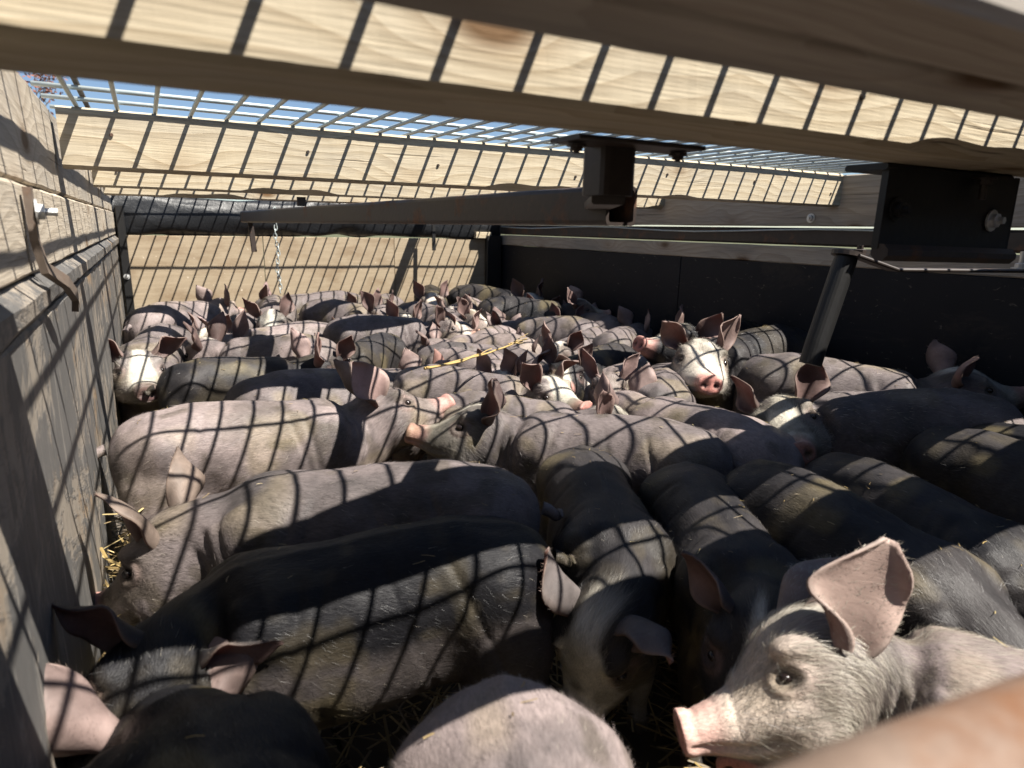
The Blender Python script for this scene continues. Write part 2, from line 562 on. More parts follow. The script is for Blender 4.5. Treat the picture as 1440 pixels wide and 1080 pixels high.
# roof beams
def roof_beam(y0, y1, z0, z1, label, mat, x0=None, x1=None, seed=0):
    x0 = XL + 0.0 if x0 is None else x0
    x1 = W if x1 is None else x1
    o = bar('roof_beam', (x0, (y0 + y1) / 2, (z0 + z1) / 2), (x1, (y0 + y1) / 2, (z0 + z1) / 2), y1 - y0, z1 - z0, mat, None,
            seg=220, ch=0.0045, jit=0.00015, seed=seed, wane=0.012)
    for i in range(7):
        xn = x0 + 0.05 + i * (x1 - x0 - 0.1) / 6 + random.uniform(-0.03, 0.03)
        zn = z0 + (z1 - z0) * random.uniform(0.35, 0.85)
        nv, nf = tube_geo([local(o, (xn, y0 + 0.001, zn)), local(o, (xn + 0.001, y0 - 0.0025, zn))], 0.0026, 8)
        mesh_obj('nail', nv, nf, M['steel'], o)
    return tag(o, label, 'beam', 'roof beams across the trailer')
b0 = tag(empty('roof_beam', (0.9, 0.19, ZB0)), 'blurred shaded doubled timber beam nearest the lens, top right', 'beam', 'roof beams across the trailer')
for (ya, yb) in ((0.142, 0.1955), (0.1975, 0.250)):
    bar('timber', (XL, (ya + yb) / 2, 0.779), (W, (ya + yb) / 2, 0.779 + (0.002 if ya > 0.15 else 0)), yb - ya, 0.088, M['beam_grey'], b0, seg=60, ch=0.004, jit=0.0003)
rb1 = roof_beam(0.370, 0.458, ZB0, ZB1, 'thick pale beam second from the lens, carrying both steel brackets', M['pine'], seed=3)
roof_beam(1.215, 1.253, ZB0, ZB1, 'sunlit striped beam right behind the bracket post, third from the lens', M['pine'], XL + 0.004, seed=4)
roof_beam(1.930, 1.968, ZB0 + 0.004, ZB1, 'fourth beam from the lens, narrow strip above the far pair', M['pine'], XL + 0.004, seed=5)
roof_beam(2.440, 2.478, ZB0 + 0.002, ZB1, 'farthest thin sunlit beam just in front of the black tarpaulin', M['pine'], XL + 0.004, seed=6)

bar('top_plank', (XL, 0.462, ZB1 + 0.030), (W, 0.462, ZB1 + 0.030), 0.045, 0.019, M['pine'], rb1, seg=30, ch=0.002, jit=0.0006)

# wire mesh over the beams: every wire a part
wm = tag(empty('wire_mesh', (0.9, 1.5, ZB1 + 0.004)), 'galvanised welded wire mesh roof stretched over the beams', 'wire mesh')
RW = 0.0032
def wire_mesh_data(L, nseg, sag):
    pts = [(L * i / nseg, 0, 0) for i in range(nseg + 1)]
    pts = [(p[0], sag * math.sin(i * 1.7), sag * math.sin(i * 1.1 + 1)) for i, p in enumerate(pts)]
    V, F = tube_geo(pts, RW, 7)
    me = bpy.data.meshes.new('wire')
    me.from_pydata([tuple(v) for v in V], [], F)
    me.polygons.foreach_set('use_smooth', [True] * len(me.polygons))
    me.materials.append(M['wire'])
    return me
longw = [wire_mesh_data(LEN - 0.13, 16, s) for s in (0.0004, 0.0006, 0.0003)]
crossw = [wire_mesh_data(W - XL + 0.03, 10, s) for s in (0.0005, 0.0008, 0.0006)]
def place_wire(me, p, rz):
    o = bpy.data.objects.new('wire', me)
    link(o, wm)
    o.location = Vector(p) - Vector(wm.location)
    o.rotation_euler = (random.uniform(0, 6.28), 0, rz)
    o.rotation_mode = 'XYZ'
    return o
x = XL + 0.030
k = 0
while x < W + 0.01:
    o = place_wire(longw[k % 3], (x + random.uniform(-0.0015, 0.0015), 0.150, ZB1 + RW), math.pi / 2)
    o.rotation_euler = (0, 0, math.pi / 2 + random.uniform(-0.0008, 0.0008))
    x += 0.0515
    k += 1
y = 0.192
k = 0
while y < LEN:
    o = place_wire(crossw[k % 3], (XL - 0.01, y + random.uniform(-0.002, 0.002), ZB1 + 3 * RW - 0.0006), 0)
    o.rotation_euler = (0, 0, random.uniform(-0.002, 0.002))
    y += 0.1016
    k += 1
# flat steel strips tied along the mesh near the left wall and by the far right corner
for (xx, ya, yb, ww) in ((0.070, 0.15, 3.2, 0.007), (1.425, 2.49, 3.2, 0.050)):
    bar('edge_strip', (xx, ya, ZB1 + 4 * RW + 0.0026), (xx, yb, ZB1 + 4 * RW + 0.0026), ww, 0.004, M['steel'], wm, ch=0.0008)

# steel gate arm: plate under the second beam, post, long square tube with an open end
ga = tag(empty('support_rail', (0.52, 0.55, 0.66)), 'dark brown steel square tube arm hung from a plated post', 'steel rail')
bar('plate', (0.438, 0.478, ZB0 - 0.0030), (0.572, 0.478, ZB0 - 0.0030), 0.044, 0.004, M['steel'], ga, ch=0.001)
for xx in (0.450, 0.560):
    lathe_bolt('bolt', (xx, 0.478, ZB0 - 0.0062), (0, 0, -1), 0.0055, ga, M['steel'], 0.002)
def square_tube(name, p0, p1, s, th, mat, parent):
    p0, p1 = Vector(p0), Vector(p1)
    a, r, u = frame_from(p1 - p0)
    V, F = [], []
    c = 0.006
    def ring(P, h, rr):
        k0 = h - rr
        out = []
        for sx, sy in ((1, 1), (-1, 1), (-1, -1), (1, -1)):
            for j in range(3):
                base = {(1, 1): 0, (-1, 1): 90, (-1, -1): 180, (1, -1): 270}[(sx, sy)]
                an = math.radians(base + 45 * j)
                out.append(P + r * (sx * k0 + rr * math.cos(an)) + u * (sy * k0 + rr * math.sin(an)))
        return out
    dep = min(0.25, (p1 - p0).length * 0.4)
    for P, h, rr in ((p0 + a * dep, s / 2 - th, c * 0.5), (p0, s / 2 - th, c * 0.5), (p0, s / 2, c), (p1, s / 2, c), (p1, s / 2 - th, c * 0.5), (p1 - a * dep, s / 2 - th, c * 0.5)):
        V += ring(P, h, rr)
    for i in range(5):
        for k in range(12):
            k2 = (k + 1) % 12
            F.append((i * 12 + k, i * 12 + k2, (i + 1) * 12 + k2, (i + 1) * 12 + k))
    F.append(tuple(range(12)))
    F.append(tuple(5 * 12 + k for k in range(11, -1, -1)))
    Mi = parent_world(parent).inverted()
    return mesh_obj(name, [Mi @ v for v in V], F, mat, parent)
square_tube('tube', (0.606, 0.615, 0.687), (0.492, 2.86, 0.684), 0.044, 0.004, M['steel'], ga)
square_tube('post', (0.500, 0.500, 0.690), (0.500, 0.500, 0.733), 0.036, 0.003, M['steel'], ga)
bar('gusset', (0.50, 0.498, 0.6875), (0.590, 0.640, 0.6875), 0.030, 0.010, M['steel'], ga)
bar('pin', (0.500, 2.83, 0.70), (0.508, 2.82, 0.55), 0.020, 0.012, M['steel'], ga, up=(0, 1, 0))
bar('stop_lug', (0.53, 1.98, 0.71), (0.53, 1.98, 0.735), 0.024, 0.010, M['steel'], ga, up=(0, 1, 0))
tag(bar('hanging_hook', (1.40, LEN - 0.075, 0.70), (1.40, LEN - 0.080, 0.545), 0.018, 0.010, M['blacksteel'], None, up=(0, 1, 0)), 'slim dark iron hook bar hanging before the plywood end wall', 'hook')

# chain hanging from the arm's end
ch = tag(empty('chain', (0.575, 2.70, 0.71)), 'slack galvanised chain dangling from the far end of the steel arm', 'chain')
def link_geo(h=0.020, w=0.012, r=0.0021):
    pts = []
    for i in range(14):
        t = 2 * math.pi * i / 14
        pts.append(Vector((w / 2 * math.cos(t), 0, (h / 2) * math.sin(t) * (1.0 + 0.12 * abs(math.sin(t))))))
    n = 5
    V, F = [], []
    m = len(pts)
    for i, p in enumerate(pts):
        d = (pts[(i + 1) % m] - pts[i - 1]).normalized()
        s = d.cross(Vector((0, 1, 0))).normalized()
        for k in range(n):
            t = 2 * math.pi * k / n
            V.append(p + (s * math.cos(t) + Vector((0, 1, 0)) * math.sin(t)) * r)
    for i in range(m):
        for k in range(n):
            i2, k2 = (i + 1) % m, (k + 1) % n
            F.append((i * n + k, i * n + k2, i2 * n + k2, i2 * n + k))
    return V, F
V, F = link_geo()
lme = bpy.data.meshes.new('link')
lme.from_pydata([tuple(v) for v in V], [], F)
lme.polygons.foreach_set('use_smooth', [True] * len(lme.polygons))
lme.materials.append(M['wire'])
for i in range(20):
    o = bpy.data.objects.new('link', lme)
    link(o, ch)
    o.location = (0.004 * math.sin(i * 0.8), 0.0, -0.016 * i)
    o.rotation_euler = (0, random.uniform(-0.12, 0.12), (math.pi / 2) * (i % 2) + random.uniform(-0.3, 0.3))

# bolted black box bracket under the right of the second beam
bk = tag(empty('steel_bracket', (0.98, 0.44, 0.68)), 'black steel box bracket with bolts under the right of the near beam', 'bracket')
bar('top_plate', (0.822, 0.472, ZB0 - 0.0035), (1.075, 0.472, ZB0 - 0.0035), 0.050, 0.007, M['blacksteel'], bk)
bar('front_plate', (0.826, 0.452, 0.690), (1.062, 0.440, 0.686), 0.008, 0.088, M['blacksteel'], bk, ch=0.0012)
bar('side_plate', (1.066, 0.438, 0.686), (1.082, 0.540, 0.686), 0.008, 0.090, M['blacksteel'], bk, ch=0.0012)
bar('bottom_tube', (0.826, 0.446, 0.6425), (1.066, 0.434, 0.638), 0.020, 0.018, M['steel'], bk, ch=0.006)
lathe_bolt('bolt', (0.846, 0.4465, 0.688), (0, -1, 0), 0.0085, bk, M['blacksteel'], 0.006)
lathe_bolt('bolt', (1.020, 0.437, 0.680), (0, -1, 0), 0.0085, bk, M['zinc'], 0.006)
lathe_bolt('bolt', (0.978, 0.430, 0.7265), (0, 0, -1), 0.008, bk, M['steel'], 0.016)

# pipe hanging on a strap below the bracket
hp = tag(empty('hanging_pipe', (1.13, 0.70, 0.55)), 'dark steel pipe hanging aslant on a flat strap below the bracket', 'pipe')
V, F = tube_geo([local(hp, p) for p in ((1.138, 0.70, 0.628), (1.136, 0.70, 0.622), (1.090, 0.70, 0.485), (1.080, 0.70, 0.450))], [0.015, 0.018, 0.018, 0.018], 24)
mesh_obj('pipe', V, F, M['blacksteel'], hp, False)
V, F = tube_geo([local(hp, p) for p in ((1.138, 0.70, 0.626), (1.1395, 0.70, 0.633))], 0.025, 18)
mesh_obj('collar', V, F, M['steel'], hp, False)
bar('strap', (1.135, 0.685, 0.628), (1.205, 0.66, 0.606), 0.030, 0.006, M['steel'], hp)
bar('strap', (1.203, 0.66, 0.606), (1.56, 0.60, 0.603), 0.030, 0.006, M['steel'], hp)
lathe_bolt('bolt', (1.155, 0.69, 0.628), (0, 0, 1), 0.010, hp, M['steel'], 0.006)
lathe_bolt('bolt', (1.50, 0.61, 0.607), (0, 0, 1), 0.010, hp, M['zinc'], 0.02)

# rusty rail near the lens; unseen tailgate boards added behind to block skylight
gr = tag(empty('tailgate', (0.9, -0.34, 0.0)), 'blurred rusty brown rail at lower right, unseen tailgate boards added to block sky', 'tailgate')
for i in range(6):
    z = 0.070 + i * 0.137
    bar('board', (XL, -0.36, z), (W, -0.36, z), 0.030, 0.133, M['panel'], gr, seg=10, ch=0.003, jit=0.0006)
V, F = tube_geo([local(gr, p) for p in ((0.206, 0.066, 0.5395), (0.262, 0.060, 0.540), (0.345, 0.052, 0.538), (0.50, 0.040, 0.532), (0.62, 0.03, 0.53))], 0.0165, 24)
mesh_obj('rail', V, F, M['rust'], gr, True)
V, F = tube_geo([local(gr, p) for p in ((0.60, 0.035, 0.53), (0.60, -0.35, 0.50))], 0.0150, 16)
mesh_obj('rail_arm', V, F, M['rust'], gr, True)

# a russet tree beyond the left wall
def make_tree(base, h, seed):
    r = random.Random(seed)
    t = tag(empty('tree', base), 'thin russet leaved tree beyond the left wall, seen through mesh', 'tree')
    V, F = [], []
    tips = []
    def limb(p, d, L, rad, depth):
        pts = [Vector(p)]
        dd = Vector(d).normalized()
        for i in range(4):
            dd = (dd + Vector((r.uniform(-.22, .22), r.uniform(-.22, .22), r.uniform(-.05, .16)))).normalized()
            pts.append(pts[-1] + dd * L / 4)
        v, f = tube_geo(pts, [rad * (1 - 0.16 * i) for i in range(5)], 6, cap=False)
        o = len(V)
        V.extend(v)
        F.extend([tuple(o + q for q in ff) for ff in f])
        if depth == 0:
            tips.extend(pts[1:])
            return
        for k in range(4 if depth > 1 else 3):
            a = r.uniform(0, 6.28)
            nd = (dd + Vector((math.cos(a), math.sin(a), r.uniform(0.0, 0.7))) * r.uniform(0.6, 1.1))
            limb(pts[r.choice((2, 3, 4))], nd, L * r.uniform(0.5, 0.72), rad * 0.5, depth - 1)
    limb((0, 0, 0), (0.02, 0, 1), h * 0.42, h * 0.022, 4)
    mesh_obj('trunk', V, F, M['bark'], t)
    LV, LF = [], []
    for p in tips:
        for k in range(5):
            c = p + Vector((r.gauss(0, 1), r.gauss(0, 1), r.gauss(0, 1))) * h * 0.022
            a = Vector((r.gauss(0, 1), r.gauss(0, 1), r.gauss(0, 1))).normalized() * 0.07
            b2 = a.cross(Vector((r.gauss(0, 1), r.gauss(0, 1), r.gauss(0, 1)))).normalized() * 0.035
            o = len(LV)
            LV += [c - a, c + b2, c + a, c - b2]
            LF.append((o, o + 1, o + 2, o + 3))
    mesh_obj('crown', LV, LF, M['leaf'], t)
make_tree((-2.9, 24.0, -0.85), 8.5, 4)

# ------------------------------------------------------------------ pigs
# canonical pig: 0.66 m long, stands on z = 0, rump at y = 0, snout at y = 0.66, back about 0.365 high
def smooth(a, b, x):
    t = np.clip((x - a) / (b - a), 0, 1)
    return t * t * (3 - 2 * t)

_tab = np.random.default_rng(3).random((24, 24, 24)).astype(np.float32)
def vnoise(P, f):
    q = P * f + 100.0
    i = np.floor(q).astype(int)
    u = q - i
    u = u * u * (3 - 2 * u)
    r = 0
    for dx in (0, 1):
        for dy in (0, 1):
            for dz in (0, 1):
                w = (u[:, 0] if dx else 1 - u[:, 0]) * (u[:, 1] if dy else 1 - u[:, 1]) * (u[:, 2] if dz else 1 - u[:, 2])
                r = r + w * _tab[(i[:, 0] + dx) % 24, (i[:, 1] + dy) % 24, (i[:, 2] + dz) % 24]
    return r

STN = np.array([
    # y, half width, top z, bottom z, section power
    (0.000, 0.012, 0.300, 0.262, 1.0),
    (0.006, 0.034, 0.318, 0.225, 1.0),
    (0.022, 0.058, 0.338, 0.190, 0.95),
    (0.050, 0.077, 0.354, 0.165, 0.92),
    (0.090, 0.087, 0.366, 0.156, 0.90),
    (0.140, 0.083, 0.371, 0.156, 0.92),
    (0.190, 0.081, 0.370, 0.148, 0.93),
    (0.250, 0.086, 0.365, 0.138, 0.93),
    (0.310, 0.089, 0.359, 0.134, 0.92),
    (0.360, 0.089, 0.358, 0.140, 0.92),
    (0.400, 0.080, 0.352, 0.155, 0.95),
    (0.435, 0.067, 0.341, 0.178, 0.97),
    (0.465, 0.060, 0.335, 0.192, 1.0),
    (0.495, 0.063, 0.337, 0.196, 1.0),
    (0.515, 0.066, 0.334, 0.196, 1.0),
    (0.535, 0.063, 0.324, 0.198, 1.0),
    (0.555, 0.056, 0.308, 0.200, 1.0),
    (0.575, 0.046, 0.289, 0.203, 0.98),
    (0.597, 0.0365, 0.272, 0.206, 0.96),
    (0.620, 0.0305, 0.262, 0.210, 0.94),
    (0.640, 0.0285, 0.258, 0.213, 0.92),
    (0.650, 0.0300, 0.2600, 0.2110, 0.92),
    (0.6555, 0.0305, 0.2605, 0.2105, 0.92),
    (0.6575, 0.0290, 0.2590, 0.2120, 0.92),
])

def catmull(xs, ys, x):
    return np.interp(x, xs, ys) if len(xs) < 3 else _hermite(xs, ys, x)
def _hermite(xs, ys, x):
    d = np.gradient(ys, xs)
    i = np.clip(np.searchsorted(xs, x) - 1, 0, len(xs) - 2)
    h = xs[i + 1] - xs[i]
    t = (x - xs[i]) / h
    return ((2*t**3 - 3*t**2 + 1) * ys[i] + (t**3 - 2*t**2 + t) * h * d[i] + (-2*t**3 + 3*t**2) * ys[i+1] + (t**3 - t**2) * h * d[i+1])

def loft_rings(C, A, B, rads, n=20):
    """rings at centres C with axes A*rad0 and B*rad1"""
    V = []
    for c, a, b, (r0, r1) in zip(C, A, B, rads):
        for k in range(n):
            t = 2 * math.pi * k / n
            V.append(np.array(c) + np.array(a) * r0 * math.cos(t) + np.array(b) * r1 * math.sin(t))
    F = []
    m = len(C)
    for i in range(m - 1):
        for k in range(n):
            k2 = (k + 1) % n
            F.append((i * n + k, i * n + k2, (i + 1) * n + k2, (i + 1) * n + k))
    F.append(tuple(range(n - 1, -1, -1)))
    F.append(tuple((m - 1) * n + k for k in range(n)))
    return V, F

def canonical_raw():
    ys = np.unique(np.concatenate([STN[:, 0], np.linspace(0.03, 0.64, 60)]))
    hw = _hermite(STN[:, 0], STN[:, 1], ys)
    tp = _hermite(STN[:, 0], STN[:, 2], ys)
    bt = _hermite(STN[:, 0], STN[:, 3], ys)
    pw = np.interp(ys, STN[:, 0], STN[:, 4])
    n = 44
    V, F = [], []
    for y, w, a, b, p in zip(ys, hw, tp, bt, pw):
        # widest point sits low on the head (jowls), mid on the trunk
        zc = (a + b) / 2 - 0.10 * (a - b) * (0.45 < y < 0.60)
        for k in range(n):
            t = 2 * math.pi * k / n
            cx, sz = math.cos(t), math.sin(t)
            x = w * math.copysign(abs(cx) ** p, cx)
            z = zc + ((a - zc) if sz > 0 else (zc - b)) * math.copysign(abs(sz) ** p, sz)
            V.append((x, y, z))
    m = len(ys)
    for i in range(m - 1):
        for k in range(n):
            k2 = (k + 1) % n
            F.append((i * n + k, (i + 1) * n + k, (i + 1) * n + k2, i * n + k2))
    F.append(tuple(range(n)))
    F.append(tuple((m - 1) * n + k for k in range(n - 1, -1, -1)))
    def add(v, f):
        o = len(V)
        V.extend([tuple(q) for q in v])
        F.extend([tuple(o + q for q in ff) for ff in f])
    X, Y = (1, 0, 0), (0, 1, 0)
    for s in (-1, 1):
        # fore leg
        zs = [0.250, 0.200, 0.165, 0.130, 0.100, 0.080, 0.055, 0.035, 0.026, 0.012, 0.000]
        ysf = [0.365, 0.368, 0.372, 0.375, 0.378, 0.380, 0.378, 0.378, 0.381, 0.386, 0.388]
        rx = [0.040, 0.040, 0.034, 0.026, 0.021, 0.0195, 0.0165, 0.0165, 0.018, 0.019, 0.018]
        ry = [0.060, 0.056, 0.042, 0.030, 0.0235, 0.0215, 0.0180, 0.0175, 0.019, 0.021, 0.020]
        xs = [0.042, 0.047, 0.050, 0.051, 0.051, 0.050, 0.050, 0.050, 0.050, 0.050, 0.050]
        v, f = loft_rings([(s * a, b, c) for a, b, c in zip(xs, ysf, zs)], [X] * 11, [Y] * 11, list(zip(rx, ry)))
        add(v, f)
        # hind leg with ham, stifle, hock
        zs = [0.290, 0.250, 0.205, 0.170, 0.140, 0.112, 0.092, 0.070, 0.045, 0.028, 0.012, 0.000]
        ysf = [0.085, 0.085, 0.082, 0.078, 0.066, 0.050, 0.042, 0.044, 0.050, 0.055, 0.060, 0.062]
        rx = [0.040, 0.044, 0.042, 0.036, 0.028, 0.022, 0.019, 0.0165, 0.0165, 0.018, 0.019, 0.018]
        ry = [0.060, 0.072, 0.070, 0.058, 0.042, 0.030, 0.025, 0.0195, 0.0185, 0.0195, 0.021, 0.020]
        xs = [0.040, 0.048, 0.053, 0.055, 0.055, 0.054, 0.053, 0.052, 0.052, 0.052, 0.052, 0.052]
        v, f = loft_rings([(s * a, b, c) for a, b, c in zip(xs, ysf, zs)], [X] * 12, [Y] * 12, list(zip(rx, ry)))
        add(v, f)
        # jowl, brow
        for (cx, cy, cz, r1, r2, r3) in ((0.040, 0.520, 0.232, 0.028, 0.040, 0.034), (0.040, 0.532, 0.303, 0.018, 0.022, 0.014), (0.050, 0.395, 0.27, 0.036, 0.055, 0.07)):
            C, A, B, R = [], [], [], []
            for i in range(9):
                t = -1 + 2 * i / 8.0
                t = math.sin(t * math.pi / 2 * 0.97)
                rr = math.sqrt(max(0, 1 - t * t))
                C.append((s * cx, cy + r2 * t, cz)); A.append(X); B.append((0, 0, 1)); R.append((r1 * rr, r3 * rr))
            v, f = loft_rings(C, A, B, R, 14)
            add(v, [ff[::-1] for ff in f])
    return V, F

def remeshed(voxel, iters):
    V, F = canonical_raw()
    me = bpy.data.meshes.new('raw')
    me.from_pydata(V, [], F)
    o = bpy.data.objects.new('raw', me)
    COL.objects.link(o)
    r = o.modifiers.new('r', 'REMESH')
    r.mode = 'VOXEL'
    r.voxel_size = voxel
    r.use_smooth_shade = True
    s = o.modifiers.new('s', 'SMOOTH')
    s.factor = 0.5
    s.iterations = iters
    dg = bpy.context.evaluated_depsgraph_get()
    dg.update()
    ev = o.evaluated_get(dg)
    m2 = ev.to_mesh()
    n = len(m2.vertices)
    co = np.empty(n * 3, np.float32); m2.vertices.foreach_get('co', co)
    no = np.empty(n * 3, np.float32); m2.vertices.foreach_get('normal', no)
    nl = len(m2.loops)
    li = np.empty(nl, np.int32); m2.loops.foreach_get('vertex_index', li)
    tot = np.empty(len(m2.polygons), np.int32); m2.polygons.foreach_get('loop_total', tot)
    quads = li.reshape(-1, 4) if (tot == 4).all() else None
    if quads is None:
        st = np.concatenate([[0], np.cumsum(tot)[:-1]])
        quads = np.array([[li[a + min(k, t_ - 1)] for k in range(4)] for a, t_ in zip(st, tot)])
    ev.to_mesh_clear()
    bpy.data.objects.remove(o)
    return co.reshape(-1, 3).astype(float), no.reshape(-1, 3).astype(float), quads

EYE = np.array([0.0525, 0.549, 0.281])
def g3(P, c, s):
    return np.exp(-(((P - np.array(c)) / s) ** 2).sum(1))

def sculpt(V, Nn):
    """fine forms pressed into the smooth body: eye sockets, nostrils, mouth, folds"""
    A = V.copy(); A[:, 0] = np.abs(A[:, 0])
    d = np.zeros(len(V))
    de = np.sqrt((((A - EYE) / np.array([1, 1.25, 0.9])) ** 2).sum(1))
    d += -0.0050 * np.exp(-(de / 0.0085) ** 2) + 0.0022 * np.exp(-((de - 0.0145) / 0.0045) ** 2)
    # fold above and wrinkle below the eye
    d += -0.0016 * np.exp(-((de - 0.0215) / 0.0028) ** 2) * smooth(0.27, 0.29, A[:, 2])
    d += -0.0014 * np.exp(-((de - 0.021) / 0.003) ** 2) * smooth(0.278, 0.262, A[:, 2])
    y, z = A[:, 1], A[:, 2]
    # mouth
    zm = 0.2225 + 0.010 * smooth(0.60, 0.54, y) - 0.25 * (0.600 - y).clip(-1, 0) * 0.10
    side = smooth(0.550, 0.575, y) * smooth(0.6535, 0.646, y)
    d += -0.0034 * np.exp(-((z - zm) / 0.0030) ** 2) * side
    d += 0.0014 * np.exp(-((z - zm + 0.008) / 0.005) ** 2) * side
    # wrinkles over the snout
    for yy, aa in ((0.6395, 0.0020), (0.618, 0.0006), (0.598, 0.0008)):
        d += -aa * np.exp(-((y - yy - 0.12 * (A[:, 0] - 0.01).clip(0, 1)) / 0.0030) ** 2) * smooth(0.225, 0.245, z)
    # neck and shoulder folds
    for yy, sl, aa in ((0.452, 0.35, 0.0022), (0.432, 0.30, 0.0030), (0.410, 0.25, 0.0020), (0.345, -0.20, 0.0026), (0.325, -0.30, 0.0020), (0.205, 0.35, 0.0016), (0.118, 0.45, 0.0030)):
        d += -aa * np.exp(-((y - yy - sl * (z - 0.27)) / 0.0055) ** 2) * smooth(0.030, 0.060, A[:, 0]) * smooth(0.15, 0.19, z)
    # flank hollow, hip, shoulder blade, spine groove
    d += -0.014 * g3(A, (0.085, 0.160, 0.225), np.array([0.05, 0.035, 0.05]))
    d += 0.011 * g3(A, (0.066, 0.085, 0.315), np.array([0.05, 0.035, 0.04]))
    d += 0.011 * g3(A, (0.066, 0.372, 0.315), np.array([0.05, 0.032, 0.05]))
    d += -0.006 * np.exp(-((y - 0.425) / 0.022) ** 2) * smooth(0.25, 0.30, z)
    d += 0.0030 * np.exp(-(A[:, 0] / 0.009) ** 2) * smooth(0.30, 0.34, z) * smooth(0.48, 0.40, y)
    d += (vnoise(V, 22.0) - 0.5) * 0.0060 + (vnoise(V + 9.0, 9.0) - 0.5) * 0.008 + (vnoise(V + 3.0, 60.0) - 0.5) * 0.0012
    out = V + Nn * d[:, None]
    # nostrils and flat disc
    disc = smooth(0.650, 0.655, y)
    dn = np.sqrt(((A[:, 0] - 0.0120) / 0.0062) ** 2 + ((z - 0.2335) / 0.0075) ** 2)
    pit = np.exp(-(dn) ** 2.4) * disc
    out[:, 1] -= 0.010 * pit
    out[:, 1] += 0.0016 * np.exp(-((dn - 1.5) / 0.5) ** 2) * disc
    return out

def ear_geo(side, az, el, flop, twist, L=0.112, nt=16, nu=13, Wd=0.037, fold=0.0, wv=0.0):
    """leaf-shaped cupped ear; returns verts, quads, inner flag, t"""
    s = side
    base = np.array([s * 0.040, 0.497, 0.320])
    out, fwd, up = np.array([s, 0, 0.0]), np.array([0, 1.0, 0]), np.array([0, 0, 1.0])
    a = (out * math.cos(az) + fwd * math.sin(az)) * math.cos(el) + up * math.sin(el)
    a /= np.linalg.norm(a)
    ref = fwd * 0.8 + out * 0.6
    n = ref - a * (ref @ a)
    n /= np.linalg.norm(n)
    w = np.cross(a, n)
    n = n * math.cos(twist) + w * math.sin(twist)
    w = np.cross(a, n)
    G, T = [], []
    c = base - a * 0.012
    prev = 0.0
    for i in range(nt + 1):
        t = i / nt
        if i:
            th = flop * (max(0, t - 0.25) / 0.75) ** 1.6
            dd = a * math.cos(th) + n * math.sin(th)
            c = c + dd * L / nt
        else:
            th = 0; dd = a
        nn = n * math.cos(th) - a * math.sin(th)
        hwid = (0.020 + (Wd - 0.020) * math.sin(min(t / 0.42, 1) * math.pi / 2)) if t < 0.42 else Wd * max(0.0, 1 - ((t - 0.42) / 0.58) ** 1.55)
        hwid = max(hwid, 0.0012)
        be = math.radians(118 - 82 * min(1, t / 0.55)) * (1 if t < 0.55 else 1) + math.radians(8) * math.sin(t * 9)
        rho = hwid / max(be, 0.3) * 1.12
        row = []
        for j in range(nu):
            u = -1 + 2 * j / (nu - 1)
            wav = 0.0030 * math.sin(t * 9 + u * 3 + wv) * abs(u) + 0.0035 * math.sin(t * 5 + wv) * t
            ub = u * be * (1 + fold * u)
            row.append(c + w * rho * math.sin(ub) + nn * (rho * (1 - math.cos(ub)) + wav))
        G.append(row); T.append(t)
    G = np.array(G)
    # surface normal
    du = np.gradient(G, axis=1); dt = np.gradient(G, axis=0)
    nm = np.cross(du, dt)
    nm /= np.linalg.norm(nm, axis=2, keepdims=True) + 1e-9
    sgn = np.sign((nm[2, nu // 2] @ n))
    nm = nm * sgn                                            # towards the opening
    u = np.abs(np.linspace(-1, 1, nu))[None, :, None]
    tt = np.array(T)[:, None, None]
    th = (0.0068 - 0.0044 * tt) * (1 - 0.55 * u ** 2)
    Vi = (G + nm * th / 2).reshape(-1, 3)
    Vo = (G - nm * th / 2).reshape(-1, 3)
    V = np.concatenate([Vi, Vo])
    m = (nt + 1) * nu
    Q = []
    flip = sgn > 0
    def qd(a_, b_, c_, d_, rev):
        Q.append((a_, d_, c_, b_) if rev else (a_, b_, c_, d_))
    for i in range(nt):
        for j in range(nu - 1):
            p = i * nu + j
            qd(p, p + 1, p + nu + 1, p + nu, not flip)
            qd(m + p, m + p + 1, m + p + nu + 1, m + p + nu, flip)
    for i in range(nt):
        for j, rv in ((0, False), (nu - 1, True)):
            p = i * nu + j
            qd(p, p + nu, m + p + nu, m + p, rv ^ (not flip))
    p = nt * nu
    for j in range(nu - 1):
        qd(p + j, p + j + 1, m + p + j + 1, m + p + j, not flip)
    inner = np.concatenate([np.ones(m), np.zeros(m)])
    tcoord = np.concatenate([np.repeat(T, nu)] * 2)
    ucoord = np.concatenate([np.tile(np.abs(np.linspace(-1, 1, nu)), nt + 1)] * 2)
    return V, np.array(Q), inner, tcoord, ucoord

def tail_geo(kind, s=1):
    pts, rad = [], []
    for i in range(14):
        t = i / 13
        if kind == 'curl':
            an = t * 7.0
            pts.append((0.010 * math.sin(an) * t * 1.3 * s, -0.004 - 0.030 * t - 0.006 * math.sin(an * 0.5), 0.305 - 0.018 * t + 0.010 * math.cos(an) * t))
        else:
            pts.append((0.012 * math.sin(t * 3) * s, -0.004 - 0.018 * math.sin(t * 2.2), 0.306 - 0.085 * t))
        rad.append(0.0085 * (1 - t) ** 0.7 + 0.0018)
    V, F = tube_geo(pts, rad, 8)
    Q = [f for f in F if len(f) == 4]
    return np.array([tuple(v) for v in V]), np.array(Q)

